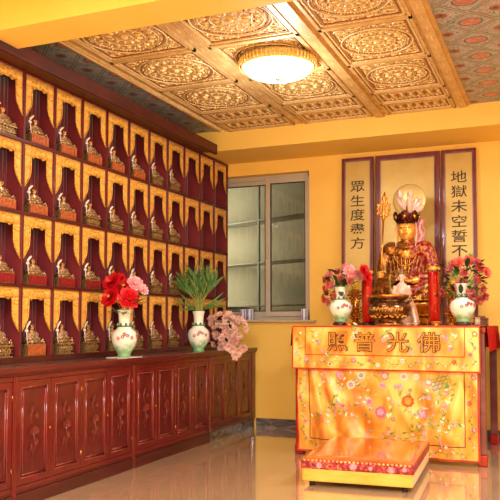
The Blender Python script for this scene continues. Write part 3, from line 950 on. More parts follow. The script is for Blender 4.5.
# dusty pink artificial flowers spilling over the counter edge
r = random.Random(21); fl = []; lv = []
for k in range(64):
    while True:
        u = r.uniform(-1, 1); v = r.uniform(-1, 1); w = r.uniform(-.2, 1)
        if u * u + v * v + w * w < 1: break
    c = L3(u * .23, v * .20 + .14, w * .15 + .04)
    if c.z < .02: c += VW * .08
    if c.x < -.2: c.x = -.2
    fl.append((c, L3(u, v * .8 + .1, .9), r.uniform(.036, .052), 2, 'pinkpetal' if r.random() < .1 else 'dustypink', 6, .7, None))
for (u, v, w) in ((.07, -.045, .28), (.13, -.06, .27), (.10, -.10, .29), (.17, -.03, .26), (.03, -.02, .28)):
    fl.append((L3(u, v, w), L3(u, -.3, .9), .055, 2, 'dustypink', 5, 1.0, None))
for k in range(14):
    u = r.uniform(-.15, .15); v = r.uniform(.0, .25)
    lv.append((L3(u, v, .16), L3(r.uniform(-1, 1), r.uniform(-.2, 1), .6), .07, .03, 1))
bouquet('pink_flower_spray', (-3.205, 7.10, ZT + .05), 'dusty pink artificial flower spray spilling over the countertop end', fl, lv, [(tuple(L3(0, .02, .03)), tuple(L3(.05, .15, .1))), (tuple(L3(.05, -.02, .1)), tuple(L3(.1, -.05, .22)))], 9, 'flowers')

# striped cups on the sill
def cup(x, y, label):
    t = thing('striped_cup', (x, y, WZ0 + .0005), label, 'cup', 'striped cups on the window sill')
    MB().lathe([(.034, 0), (.036, .003), (.038, .12), (.036, .12), (.033, .01), (.0, .01)], n=24, cap=False).add([(0.0, 0, 0)] + [(.034 * math.cos(2 * PI * i / 12), .034 * math.sin(2 * PI * i / 12), 0) for i in range(12)], [(0, i + 1, (i + 1) % 12 + 1) for i in range(12)]).build('cup_wall', M['canwhite'], t)
    b = MB()
    for k in range(6):
        a0 = 2 * PI * k / 6
        vs = []
        for i in range(4):
            a = a0 + i * .13
            for z in (.006, .114): vs.append(((.0368 + .0015 * z / .114) * math.cos(a), (.0368 + .0015 * z / .114) * math.sin(a), z))
        b.add(vs, [(2 * i, 2 * i + 2, 2 * i + 3, 2 * i + 1) for i in range(3)], True)
    b.build('stripe', M['cangrey'], t, solid=.001)
    return t
cup(-3.275, YB + .01, 'lilac striped cup on the window sill, left of the adjoining pair')
cup(-3.195, YB + .015, 'lilac striped cup on the window sill, right of the adjoining pair')
cup(-2.555, YB + .01, 'lilac striped cup standing alone at the right end of the sill')

# ------------------------------------------------------------------ couplet boards
def board(name, x0, x1, z0, z1, y, lean, label, cat, wide=.028):
    t = thing(name, ((x0 + x1) / 2, y, z0), label, cat)
    w = (x1 - x0) / 2; h = z1 - z0
    b = MB()
    b.box((-w, -.02, 0), (-w + wide, .012, h)); b.box((w - wide, -.02, 0), (w, .012, h)); b.box((-w + wide, -.02, h - wide), (w - wide, .012, h)); b.box((-w + wide, -.02, 0), (w - wide, .012, wide))
    b.build('frame', M['frame'], t, bevel=.004)
    e = .012; a = w - wide; b = MB()
    b.box((-a, -.014, wide), (-a + e, .0, h - wide)); b.box((a - e, -.014, wide), (a, 0, h - wide)); b.box((-a + e, -.014, h - wide - e), (a - e, 0, h - wide))
    b.build('inner_edge', M['framegrey'], t)
    MB().box((-a, -.006, wide), (a, .006, h - wide)).build('gold_ground', M['scroll'], t)
    t.rotation_euler.x = -lean
    return t, w, h
ZL = 1.118
bl, w, h = board('couplet_board', -2.11, -1.77, ZL, 2.885, 7.60, .035, 'narrow gilt couplet board left of the statue, reading 眾生度盡方', 'calligraphy board')
brd, w2, h2 = board('couplet_board', -1.075, -.735, ZL, 2.885, 7.60, .035, 'narrow gilt couplet board right of the statue, reading 地獄未空誓', 'calligraphy board')
bm, w3, h3 = board('backdrop_board', -1.75, -1.09, ZL, 2.885, 7.60, .035, 'wide plain gilt board directly behind the statue', 'board', .045)
bl['group'] = brd['group'] = 'couplet boards'
def writing(parent, text, z_first, pitch, size, y=-.009):
    b = MB()
    for i, ch in enumerate(text):
        vs, fs = glyph_mesh(ch, size, .0012, .0008)
        z = z_first - i * pitch
        b.add([(v.x * 1.16, y - v.z, z + v.y * .92) for v in vs], fs)
    b.build('calligraphy', M['ink'], parent)
writing(bl, '眾生度盡方', 2.575 - ZL, .150, .142)
writing(brd, '地獄未空誓不', 2.605 - ZL, .150, .142)

# ------------------------------------------------------------------ altar
AX0, AX1, AY0, AY1, AZ = -2.165, -.56, 6.27, 7.5, 1.112
alt = thing('altar_table', ((AX0 + AX1) / 2, (AY0 + AY1) / 2, 0), 'large red lacquered altar table under gold embroidered cloths', 'altar table')
ax, ay = (AX0 + AX1) / 2, (AY0 + AY1) / 2
MB().box((AX0 - ax - .01, AY0 - ay, AZ - .05), (AX1 - ax + .01, AY1 - ay, AZ)).build('tabletop', M['redlac'], alt, bevel=.006)
b = MB(); b.box((AX0 - ax + .03, AY0 - ay + .03, AZ - .2), (AX1 - ax - .03, AY0 - ay + .05, AZ - .05)); b.box((AX0 - ax + .03, AY1 - ay - .05, AZ - .2), (AX1 - ax - .03, AY1 - ay - .03, AZ - .05))
b.build('apron', M['redlac'], alt)
for (x, y, mm) in ((AX0, AY0, 'redlac'), (AX1 - .065, AY0, 'purplelac'), (AX0, AY1 - .065, 'redlac'), (AX1 - .065, AY1 - .065, 'purplelac')):
    b = MB(); b.box((x - ax, y - ay, .09), (x - ax + .065, y - ay + .065, AZ - .05))
    lg = b.build('leg', M[mm], alt, bevel=.006)
    q = MB().box((x - ax - .008, y - ay - .008, 0), (x - ax + .073, y - ay + .073, .09)).build('foot', M['redlac'], lg, bevel=.012)

# cloth surfaces
def wave(x, z, amp):
    f = 0
    f += .5 * math.sin(x * 7.1 + z * 3.0 + 1.2) + .35 * math.sin(x * 15.3 - z * 6.2) + .3 * math.sin(x * 4.0 - z * 9.0 + 2)
    # diagonal creases fanning from the upper corners
    for (cx_, s) in ((-2.1, 1), (-.62, -1)):
        dx = (x - cx_) * s; dz = 1.1 - z
        an = math.atan2(dx, dz + .001)
        f += 1.0 * math.sin(an * 26 + 2 * dz) * math.exp(-((an - .32) / .28) ** 2) * min(1, (dx * dx + dz * dz) * 3)
    f += .4 * math.sin(z * 23 + x * 11) * math.sin(x * 5)
    return amp * f
def clothmb(x0, x1, z0, z1, yb, amp, nx, nz, ztop_wrap=None):
    b = MB(); vs = []; fs = []
    for j in range(nz + 1):
        z = z0 + (z1 - z0) * j / nz
        k = max(.2, min(1, (z1 - z) * 5, (.80 - z) * 7 if z0 < .5 else 1))
        for i in range(nx + 1):
            x = x0 + (x1 - x0) * i / nx
            vs.append((x, yb - wave(x, z, amp * k) - .006 * k, z))
    for j in range(nz):
        for i in range(nx):
            a = j * (nx + 1) + i; fs.append((a, a + 1, a + nx + 2, a + nx + 1))
    b.add(vs, fs, True)
    return b
def surf(yb, amp, z1):
    def g(x, z):
        k = max(.2, min(1, (z1 - z) * 5, (.80 - z) * 7 if amp > .01 else 1))
        return yb - wave(x, z, amp * k) - .006 * k
    return g
def ribbon(b, pts, w, S, off, mi):
    b.mi = mi; vs = []; fs = []
    n = len(pts)
    for i, (x, z) in enumerate(pts):
        x2, z2 = pts[min(i + 1, n - 1)]; x1, z1 = pts[max(i - 1, 0)]
        dx, dz = x2 - x1, z2 - z1; l = math.hypot(dx, dz) or 1
        nx_, nz_ = -dz / l * w / 2, dx / l * w / 2
        for s in (-1, 1):
            X, Z = x + nx_ * s, z + nz_ * s; vs.append((X, S(X, Z) - off, Z))
    for i in range(n - 1): fs.append((2 * i, 2 * i + 1, 2 * i + 3, 2 * i + 2))
    b.add(vs, fs, True)
def line(a, c, n=24): return [(a[0] + (c[0] - a[0]) * i / n, a[1] + (c[1] - a[1]) * i / n) for i in range(n + 1)]
def petal2(b, x, z, an, L, W, S, off, mi, k=5):
    b.mi = mi; vs = [(x, S(x, z) - off, z)]; fs = []
    ca, sa = math.cos(an), math.sin(an); rim = []
    for i in range(k + 1):
        t = i / k; rim.append((L * t, W / 2 * math.sin(PI * t) ** .7))
    rim += [(L * (1 - i / k), -W / 2 * math.sin(PI * i / k) ** .7) for i in range(1, k)]
    for (u, v) in rim:
        X, Z = x + u * ca - v * sa, z + u * sa + v * ca
        vs.append((X, S(X, Z) - off, Z))
    c = (L * .5, 0); X, Z = x + c[0] * ca, z + c[0] * sa; vs[0] = (X, S(X, Z) - off, Z)
    m = len(rim)
    b.add(vs, [(0, i + 1, (i + 1) % m + 1) for i in range(m)], True)
def eflower(b, x, z, R, S, m1, m2, n=6, r=rnd, off=.003):
    a0 = r.uniform(0, 6)
    for k in range(n): petal2(b, x, z, a0 + 2 * PI * k / n, R, R * .8, S, off, m1)
    for k in range(n): petal2(b, x, z, a0 + .5 + 2 * PI * k / n, R * .6, R * .4, S, off + .001, m2)
    petal2(b, x - R * .12, z, 0, R * .24, R * .24, S, off + .002, 9)
CM = ['satin', 'satinb', 'satinred', 'e_pink', 'e_white', 'e_red', 'e_green', 'e_hot', 'e_olive', 'yellowwax', 'e_lil', 'e_blue', 'embgold', 'embbrown']
CI = {k: i for i, k in enumerate(CM)}
cm = [M[k] for k in CM]
er = random.Random(12)
# main cloth
CX0, CX1, CZ0, CZ1 = -2.135, -.605, .035, 1.10
YC = AY0 - .045; AMP = .021
b = clothmb(CX0, CX1, CZ0, CZ1, YC, AMP, 150, 90)
S = surf(YC, AMP, CZ1)
bi = .115
for (p, q) in (((CX0 + bi, .78), (CX0 + bi, CZ0 + .115)), ((CX0 + bi, CZ0 + .115), (CX1 - bi, CZ0 + .115)), ((CX1 - bi, CZ0 + .115), (CX1 - bi, .78))):
    ribbon(b, line(p, q, 40), .007, S, .002, CI['embbrown'])
for (p, q) in (((CX0 + .008, .78), (CX0 + .008, CZ0)), ((CX0, CZ0 + .008), (CX1, CZ0 + .008)), ((CX1 - .008, .78), (CX1 - .008, CZ0))):
    ribbon(b, line(p, q, 40), .014, S, .002, CI['satinred'])
# border flowers and vines
def bordervine(p, q, S, n):
    pts = []
    for i in range(n * 8 + 1):
        t = i / (n * 8); dx, dz = q[0] - p[0], q[1] - p[1]; l = math.hypot(dx, dz)
        o = .018 * math.sin(t * n * PI)
        pts.append((p[0] + dx * t - dz / l * o, p[1] + dz * t + dx / l * o))
    ribbon(b, pts, .004, S, .002, CI['e_green'])
    for i in range(n):
        x, z = pts[i * 8 + 4]
        eflower(b, x, z, .015 if i % 3 else .024, S, CI[er.choice(['e_pink', 'e_white', 'e_hot', 'e_olive', 'e_red'])], CI[er.choice(['e_white', 'e_lil', 'e_red'])], 5, er)
        for s in (2, 6):
            x, z = pts[i * 8 + s]; petal2(b, x, z, er.uniform(0, 6.28), .026, .012, S, .003, CI[er.choice(['e_green', 'e_olive'])])
bordervine((CX0 + .06, .74), (CX0 + .06, .12), S, 9)
bordervine((CX1 - .06, .74), (CX1 - .06, .12), S, 9)
bordervine((CX0 + .1, CZ0 + .06), (CX1 - .1, CZ0 + .06), S, 22)
# central embroidery
def vine(x, z, an, L, S, curl):
    pts = []
    for i in range(16):
        pts.append((x, z)); x += math.cos(an) * L / 15; z += math.sin(an) * L / 15; an += curl / 15
    ribbon(b, pts, .005, S, .002, CI[er.choice(['e_green', 'e_olive', 'e_olive'])])
    for i in range(2, 16, 2):
        petal2(b, pts[i][0], pts[i][1], an + er.uniform(-2, 2), .04, .016, S, .003, CI[er.choice(['e_green', 'e_olive', 'e_white', 'e_lil'])])
for k in range(34):
    x = er.uniform(-1.85, -.85); z = er.uniform(.22, .72)
    vine(x, z, er.uniform(0, 6.28), er.uniform(.12, .26), S, er.uniform(-3, 3))
for k in range(38):
    x = er.uniform(-1.92, -.78); z = er.uniform(.2, .73)
    eflower(b, x, z, er.uniform(.010, .022), S, CI[er.choice(['e_pink', 'e_white', 'e_white', 'e_lil', 'e_olive', 'e_green', 'e_red'])], CI[er.choice(['e_white', 'e_olive', 'e_pink', 'e_blue'])], er.choice([5, 6, 7]), er)
for (x, z, R, c1, c2) in ((-1.40, .40, .07, 'e_hot', 'e_pink'), (-1.17, .50, .075, 'e_red', 'e_olive'), (-1.75, .70, .05, 'e_pink', 'e_lil'), (-1.65, .62, .055, 'e_white', 'e_pink'), (-1.38, .62, .045, 'e_lil', 'e_pink'), (-1.5, .48, .045, 'e_pink', 'e_hot'),
                          (-1.05, .40, .05, 'e_pink', 'e_lil'), (-1.56, .70, .05, 'e_white', 'e_blue'), (-1.36, .70, .05, 'e_pink', 'e_white'), (-1.2, .70, .05, 'e_white', 'e_lil'), (-1.1, .70, .04, 'e_white', 'e_white'), (-1.0, .66, .045, 'e_pink', 'e_white'), (-1.72, .44, .035, 'e_pink', 'e_red'), (-.95, .33, .035, 'e_olive', 'e_pink')):
    eflower(b, x, z, R * .72, S, CI[c1], CI[c2], 9, er, .005)
# endless knot, green
for i in range(4):
    o = -.045 + i * .03
    ribbon(b, line((-.93 + o, .60), (-.87 + o, .72), 6), .006, S, .005, CI['e_green'])
    ribbon(b, line((-.97, .64 + o * .9), (-.84, .68 + o * .9), 6), .006, S, .005, CI['e_green'])
tag(b.build('altar_cloth', cm, solid=0), 'long golden satin cloth embroidered with lotus flowers hanging down the altar front', 'cloth')
# valance
VZ0 = .745
VX0, VX1 = -2.165, -.588
b = clothmb(VX0, VX1, VZ0, AZ + .006, AY0 - .078, .006, 120, 30)
# top surface of the valance lying over the table
z = AZ + .006
b.add([(VX0, AY0 - .079, z), (VX1, AY0 - .079, z), (VX1, AY1 - .1, z), (VX0, AY1 - .1, z)], [(0, 1, 2, 3)])
S = surf(AY0 - .078, .006, AZ + .006)
for (p, q, w, c) in (((VX0 + .12, AZ), (VX0 + .12, VZ0 + .125), .006, 'embbrown'), ((VX0 + .12, VZ0 + .125), (VX1 - .12, VZ0 + .125), .007, 'satinred'), ((VX1 - .12, AZ), (VX1 - .12, VZ0 + .125), .006, 'satinred'),
                     ((VX0, VZ0 + .006), (VX1, VZ0 + .006), .012, 'satinred'), ((VX0 + .005, AZ), (VX0 + .005, VZ0), .010, 'satinred'), ((VX1 - .005, AZ), (VX1 - .005, VZ0), .010, 'satinred'), ((VX0, AZ), (VX1, AZ), .012, 'satinred')):
    ribbon(b, line(p, q, 40), w, S, .002, CI[c])
bordervine((VX0 + .06, AZ - .03), (VX0 + .06, VZ0 + .06), S, 5)
bordervine((VX1 - .06, AZ - .03), (VX1 - .06, VZ0 + .06), S, 5)
bordervine((VX0 + .1, VZ0 + .065), (VX1 - .1, VZ0 + .065), S, 20)
for (x, z) in ((-1.92, .97), (-1.62, 1.02), (-1.36, 1.0), (-1.3, .93), (-1.06, 1.03), (-1.88, .9), (-.85, 1.02), (-.82, .93), (-1.68, .92), (-1.13, .9)):
    eflower(b, x, z, .02, S, CI[er.choice(['e_pink', 'e_lil', 'e_white'])], CI['e_pink'], 6, er)
    vine(x, z, er.uniform(0, 6.28), .12, S, er.uniform(-3, 3))
for i, ch in enumerate('照普光佛'):
    x = (-1.755, -1.52, -1.242, -.99)[i]; z = .985
    for (fat, off, mi, sc) in ((.0055, .010, 'embbrown', 1.0), (-.0008, .0125, 'embgold', 1.0)):
        vs, fs = glyph_mesh(ch, .175, .0008, fat)
        b.mi = CI[mi]
        b.add([(x + v.x * sc * 1.08, S(x + v.x, z + v.y) - off - v.z, z + v.y * sc * .98) for v in vs], fs)
tag(b.build('altar_valance', cm), 'golden satin cloth over the altar top with four large embroidered characters', 'cloth')
# red underlay hanging at the sides of the altar
b = MB()
for (x, s) in ((AX1 + .018, 1), (AX0 - .018, -1)):
    vs = []; fs = []
    n_ = 40
    for i in range(n_ + 1):
        y = AY0 - .03 + (AY1 - AY0) * i / n_
        for (z, o) in ((AZ + .003, 0), (AZ - .09, .01), (AZ - .2 if s > 0 else AZ - .17, .016)):
            vs.append((x + s * (o + .006 * math.sin(i * .9) * (o > 0)), y, z))
    for i in range(n_):
        for q in (0, 1): a = i * 3 + q; fs.append((a, a + 3, a + 4, a + 1))
    b.add(vs, fs, True)
b.add([(AX0 - .018, AY0 - .03, AZ + .003), (AX1 + .018, AY0 - .03, AZ + .003), (AX1 + .018, AY1 - .03, AZ + .003), (AX0 - .018, AY1 - .03, AZ + .003)], [(0, 1, 2, 3)])
tag(b.build('altar_undercloth', M['redvelvet']), 'plain red cloth under the gold one, showing at the altar sides', 'cloth')

# side table with red drape at the right edge
st_ = thing('side_table', (-.1, 7.3, 0), 'beige side table at the right edge of the photo behind the altar', 'side table')
MB().box((-.36, -.3, 1.03), (.5, .36, 1.07)).build('tabletop', M['beige'], st_, bevel=.004)
for (x, y) in ((-.36, -.3), (.44, -.3), (-.36, .3), (.44, .3)): MB().box((x, y, 0), (x + .06, y + .05, 1.03)).build('leg', M['purplelac'], st_, bevel=.004)
b = MB(); b.tube([(-.34, -.28, .62), (-.15, -.28, .76)], .008, 6); b.tube([(-.2, -.28, .74), (-.2, -.28, 1.03)], .012, 6)
b.build('brace', M['beige'], st_)
b = MB(); vs = []; fs = []
for i in range(31):
    x = -.48 + .9 * i / 30
    for (z, o) in ((1.078, 0), (1.0, .01), (.87, .02)):
        vs.append((x, 6.985 - o - .008 * math.sin(i * 1.1) * (o > 0), z))
for i in range(30):
    for q in (0, 1): a = i * 3 + q; fs.append((a, a + 3, a + 4, a + 1))
b.add(vs, fs, True); b.add([(-.48, 6.985, 1.078), (.42, 6.985, 1.078), (.42, 7.6, 1.078), (-.48, 7.6, 1.078)], [(0, 1, 2, 3)])
tag(b.build('side_table_cloth', M['redvelvet']), 'red cloth draped over the side table at the right edge', 'cloth')

ZA = AZ + .008
# ------------------------------------------------------------------ main statue
SX, SY = -1.304, 6.98
stt = thing('seated_statue', (SX, SY, ZA), 'large gilt seated monk statue with dark crown and red robe on the altar', 'statue')
# frame: faces -y
b = MB()
b.lathe([(.26, 0), (.28, .02), (.27, .05), (.20, .07), (.19, .10), (.24, .13), (.29, .16), (.30, .19), (.27, .2)], n=40, sy=.72)
for ring, (n_, R0, z, L) in enumerate(((22, .25, .12, .09), (22, .23, .10, .10), (22, .27, .06, -.06))):
    for k in range(n_):
        a = 2 * PI * (k + .5 * ring) / n_
        b.petal((R0 * math.cos(a), R0 * .72 * math.sin(a), z), (math.cos(a) * .6, math.sin(a) * .6, 1 if L > 0 else -1), (-math.sin(a), math.cos(a), 0), abs(L), .08, -.15, 4)
b.build('lotus_throne', M['gold'], stt)
stt.scale = (1.0, 1.0, 1.065)
# body, one continuous surface (robe folds included)
b = MB()
zb = .2
b.ell((0, -.02, zb + .07), (.27, .19, .09), 20, 12)
b.ell((-.20, -.06, zb + .08), (.12, .14, .085), 16, 10); b.ell((.20, -.06, zb + .08), (.12, .14, .085), 16, 10)
b.ell((0, .03, zb + .26), (.165, .115, .24), 20, 14)
b.ell((0, .03, zb + .44), (.20, .10, .09), 20, 12)
b.ell((-.15, .03, zb + .455), (.095, .09, .085)); b.ell((.15, .03, zb + .455), (.095, .09, .085))
for (rr_, zz_) in ((.085, .515), (.10, .50)):
    b.tube([(rr_ * math.cos(q * PI / 8), .02 + rr_ * .9 * math.sin(q * PI / 8), zb + zz_ + .025 * math.sin(q * PI / 8)) for q in range(17)], .018, 8)
for s in (-1, 1):
    b.tube([(s * .19, .03, zb + .42), (s * .225, .0, zb + .30), (s * .21, -.06, zb + .19), (s * .10, -.15, zb + .20)], [.075, .07, .07, .05], 12)
    # sleeve drape
    b.ell((s * .22, -.05, zb + .13), (.055, .09, .10))
    b.tube([(s * .26, -.07, zb + .16), (s * .1, -.2, zb + .09), (0, -.2, zb + .07)], [.05, .05, .04], 10)
# folds
for k in range(9):
    a = -1 + 2 * k / 8
    b.tube([(a * .16, -.06 - .03 * (1 - abs(a)), zb + .40), (a * .13, -.10, zb + .28), (a * .09, -.13, zb + .18)], .010, 6)
for k in range(6):
    zz = zb + .02 + k * .022
    b.tube([(-.30 + k * .02, -.1, zz), (-.16, -.205, zz - .01), (0, -.225, zz), (.16, -.205, zz - .01), (.30 - k * .02, -.1, zz)], .009, 6)
b.tube([(0, .02, zb + .48), (0, .01, zb + .58)], .062, 12)
bd = fuse('body', b, [M['goldrobe'], M['robe']], stt, .0075, 2)
if len(bd.data.materials) < 2: bd.data.materials.append(M['robe'])
for p_ in bd.data.polygons:
    c_ = p_.center
    p_.material_index = 1 if (c_.x > .03 + (zb + .46 - c_.z) * .12 and c_.z > zb + .10 - .25 * (c_.x < .2) * 0 and not (c_.z < zb + .16 and c_.x > .17)) or (-.04 < c_.x < .12 and zb + .06 < c_.z < zb + .24 and c_.y < -.1) else 0
b = MB()   # bare chest
b.ell((0, -.035, zb + .42), (.055, .04, .06), 16, 10); b.tube([(0, .01, zb + .48), (0, .0, zb + .60)], [.052, .046], 14)
fuse('chest', b, M['goldface'], stt, .007, 3)
# head
hz = zb + .645
b = MB(); b.T = Matrix.Diagonal((1.12, 1.0, 1.0, 1))
b.ell((0, .01, hz), (.078, .092, .105), 20, 14); b.ell((0, -.02, hz - .055), (.058, .062, .055), 16, 10); b.ell((0, -.045, hz - .085), (.026, .025, .02))
for s in (-1, 1):
    b.ell((s * .034, -.052, hz - .03), (.026, .024, .03)); b.ell((s * .03, -.064, hz + .012), (.022, .016, .010)); b.tube([(s * .012, -.078, hz + .028), (s * .03, -.079, hz + .036), (s * .055, -.065, hz + .028)], .006, 6)
    b.ell((s * .083, .02, hz - .01), (.012, .022, .035)); b.ell((s * .082, .015, hz - .055), (.010, .014, .03))
b.tube([(0, -.078, hz + .025), (0, -.098, hz - .022)], [.007, .012], 8); b.ell((0, -.09, hz - .024), (.017, .011, .009))
b.ell((0, -.079, hz - .048), (.021, .010, .0065)); b.ell((0, -.077, hz - .059), (.016, .010, .006))
fuse('head', b, M['goldface'], stt, .0035, 2)
b = MB(); b.T = Matrix.Diagonal((1.12, 1.0, 1.0, 1))
for s in (-1, 1):
    b.tube([(s * .012, -.0815, hz + .006), (s * .03, -.083, hz + .0015), (s * .05, -.073, hz + .006)], .0022, 5)
    b.tube([(s * .010, -.087, hz + .031), (s * .03, -.087, hz + .040), (s * .056, -.072, hz + .031)], .0022, 5)
b.tube([(-.02, -.0875, hz - .053), (0, -.0905, hz - .0545), (.02, -.0875, hz - .053)], .0018, 5)
b.build('painted_features', M['embbrown'], stt)
MB().ell((0, -.0905, hz - .053), (.016, .004, .007), 10, 6).build('lips', M['coral'], stt)
# crown: five dark leaves, finial
b = MB()
b.lathe([(.088, hz + .045), (.094, hz + .06), (.090, hz + .078)], n=32, sy=1.05)
b.mi = 0
for k in range(9):
    a = -PI / 2 + (k - 4) * .42
    big = k % 2 == 0
    b.petal((.086 * math.cos(a), .09 * math.sin(a), hz + .05), (math.cos(a) * (.42 if big else .3), math.sin(a) * (.35), 1), (-math.sin(a), math.cos(a), 0), .105 if big else .08, .085, -.05, 6, point=.5)
b.mi = 1
for k in range(5):
    a = -PI / 2 + (k - 2) * .84
    b.ell((.115 * math.cos(a), .115 * math.sin(a), hz + .10), (.012, .012, .02), 8, 6)
b.lathe([(.06, hz + .08), (.05, hz + .10), (.02, hz + .125), (.024, hz + .14), (.012, hz + .155), (.004, hz + .20)], n=16)
b.build('crown', [M['crown'], M['brass']], stt, solid=.004)
# crown ribbons
for k, (sg, u0) in enumerate(((1, .10), (1, .125), (1, .15), (-1, .095))):
    b = MB()
    pts = [(sg * (u0 + .012 * math.sin(q * 1.4 + k)), .01, hz + .08 - q * .028) for q in range(9)]
    b.tube(pts, [.009, .013, .009, .013, .009, .013, .009, .013, .007], 8)
    b.build('crown_ribbon', M['yellowwax'] if sg < 0 else M[('mauve', 'e_lil', 'mauve')[k]], stt)
for sg in (-1, 1): MB().tube([(sg * .09, -.03, hz + .05), (sg * .096, -.045, hz - .06), (sg * .09, -.07, hz - .16)], .006, 6).build('crown_ribbon', M['white_fig'], stt)
b = MB(); r = random.Random(2)
b.tube([(.105 * math.cos(PI + PI * k / 16), -.095 - .02 * abs(math.sin(PI * k / 16)), zb + .44 - .13 * math.sin(PI * k / 16)) for k in range(17)], .005, 6)
b.tube([(0, -.115, zb + .31), (-.01, -.125, zb + .22), (.006, -.125, zb + .14)], .005, 6)
for k in range(11):         # necklace of beads
    a = PI + PI * k / 10
    b.ell((.105 * math.cos(a), -.095 - .02 * abs(math.sin(a)), zb + .44 + .13 * math.sin(a)), .010, 8, 5)
b.ell((0, -.118, zb + .29), (.02, .012, .026), 8, 6)
for k in range(7): b.ell((-.008 + .002 * k, -.122, zb + .25 - .018 * k), .008, 6, 4)
b.build('necklace', M['gold'], stt)
# hands with five fingers in the lap, holding a pearl
def hand(side):
    b = MB(); c = Vector((side * .045, -.205, zb + .175))
    b.ell(c, (.036, .028, .018), 12, 8)
    for k in range(4):
        p = c + Vector((-side * .02, -.012 + k * .012 - .006, .004)); L = (.045, .052, .05, .04)[k]
        b.tube([p, p + Vector((-side * L * .5, -.004, .008)), p + Vector((-side * L, .0, .004))], [.009, .008, .006], 8)
    b.tube([c + Vector((0, .012, .01)), c + Vector((-side * .022, .012, .03)), c + Vector((-side * .035, .006, .042))], [.010, .009, .007], 8)
    b.tube([c + Vector((side * .03, .0, 0)), c + Vector((side * .07, .04, .01))], [.026, .034], 10)
    fuse('hand', b, M['goldface'], stt, .0035, 1)
hand(1)
def hand2():
    b = MB(); c = Vector((-.215, -.13, zb + .235))
    b.ell(c, (.028, .03, .034), 12, 8)
    for k in range(4):
        p = c + Vector((-.012, -.012, .024 - k * .015)); 
        b.tube([p, p + Vector((-.012, -.03, 0)), p + Vector((.008, -.045, 0)), p + Vector((.024, -.03, 0))], [.009, .0085, .008, .0065], 8)
    b.tube([c + Vector((.015, -.005, .02)), c + Vector((.02, -.03, .03)), c + Vector((.008, -.045, .028))], [.010, .009, .007], 8)
    b.tube([c + Vector((0, .01, -.01)), c + Vector((.0, .07, -.02))], [.026, .036], 10)
    fuse('hand', b, M['goldface'], stt, .0035, 1)
hand2()
# pearl
tag(MB().ell((SX + .01, SY - .205, ZA + (zb + .222) * 1.065 + .006), .026, 16, 10).build('gold_pearl', M['gold']), 'small round gilt pearl held in the lap of the seated statue', 'pearl')
# staff held in the statue's right hand (viewer's left)
sf = thing('monk_staff', (SX - .222, SY - .17, ZA + .27), 'tall gilt ringed staff held upright by the seated statue', 'staff')
MB().tube([(0, 0, 0), (0, .0, .72)], .009, 8).build('shaft', M['gold'], sf)
b = MB()
for (r_, z, th) in ((.052, .80, .008), (.034, .80, .006), (.03, .885, .006)):
    pts = [(r_ * math.sin(2 * PI * i / 20), 0, z + r_ * 1.25 * -math.cos(2 * PI * i / 20)) for i in range(21)]
    b.tube(pts, th, 6)
for s in (-1, 1):
    for z in (.76, .80, .84): b.ell((s * .055, -.006, z), (.012, .006, .016), 8, 5)
    b.ell((s * .025, 0, .74), (.02, .01, .012), 8, 5)
b.lathe([(.012, .70), (.02, .72), (.012, .74), (.016, .8), (.01, .86), (.02, .9), (.012, .93), (.003, .965)], n=12)
b.build('ringed_head', M['gold'], sf)
sf.rotation_euler = (0, .055, 0)
# halo standing behind the head
hl = thing('halo_disc', (SX, SY + .20, ZA), 'pale gold round halo standing behind the statue head', 'halo')
b = MB(); HZ = zb + .98
b.T = Matrix.Translation((-.01, .0, HZ + .02)) @ Matrix.Rotation(PI / 2, 4, 'X')
b.lathe([(.0, -.004), (.150, -.004), (.158, 0), (.150, .004), (0, .004)], n=48, cap=False)
b.T = None
b.build('disc', mat('halo_gold', lin(222, 198, 132), lin(206, 176, 104), (4, 4, 4), .35, metal=.5), hl)
MB().tube([(.0, .03, 0), (0.0, .03, HZ)], .008, 8).build('rod', M['brass'], hl)
b = MB()
for (u, v, L, an) in ((-.01, -.12, .20, 1.57), (-.03, -.11, .17, 1.9), (.015, -.11, .17, 1.25), (-.045, -.08, .15, 2.15), (.03, -.09, .15, .95), (-.10, .04, .09, 1.57), (-.085, .05, .07, 1.9), (-.0, .02, .10, 1.57), (.05, -.10, .10, .7)):
    b.petal((.0 + u, -.012, HZ + v), (math.cos(an), -.05, math.sin(an)), (-math.sin(an), 0, math.cos(an)), L, .06, .03, 5)
b.build('flame_ornament', M['white_fig'], hl, solid=.003)

# ------------------------------------------------------------------ altar objects
# censer
cs = thing('incense_burner', (-1.36, 6.44, ZA), 'round dark bronze incense burner with pale inscription at the altar front', 'incense burner')
b = MB(); b.lathe([(.115, 0), (.125, .01), (.11, .03), (.10, .045), (.13, .06), (.168, .09), (.185, .13), (.18, .165), (.155, .195), (.135, .205), (.13, .215), (.15, .225), (.165, .24), (.168, .262), (.15, .262), (.14, .25), (.0, .245)], n=48, cap=False)
b.build('bowl', M['bronze'], cs)
MB().lathe([(.166, .246), (.171, .254), (.166, .263)], n=48, cap=False).build('gilt_rim', M['gold'], cs)
b = MB(); b.lathe([(.118, .004), (.127, .010), (.118, .018)], n=48, cap=False)
b.build('gilt_rim', M['gold'], cs)
b = MB(); r = random.Random(8)
for k in range(26):
    a = -PI / 2 - 1.2 + 2.4 * k / 25; z = .075 + .015 * math.sin(k * 1.9)
    b.ell((.16 * math.cos(a), .16 * math.sin(a), z + .01), (.012, .012, .008), 6, 4)
for k in range(22):
    a = -PI / 2 - .7 + 1.5 * k / 21
    b.tube([(.187 * math.cos(a), .187 * math.sin(a), .128 + .01 * math.sin(k * 3)), (.185 * math.cos(a + .04), .185 * math.sin(a + .04), .152 - .008 * math.cos(k * 2))], .004, 5)
b.build('inscription', M['candlegold'], cs)
for s in (-1, 1):
    MB().tube([(s * .15, 0, .19), (s * .185, 0, .215), (s * .175, 0, .24)], .012, 8).build('handle', M['bronze'], cs)
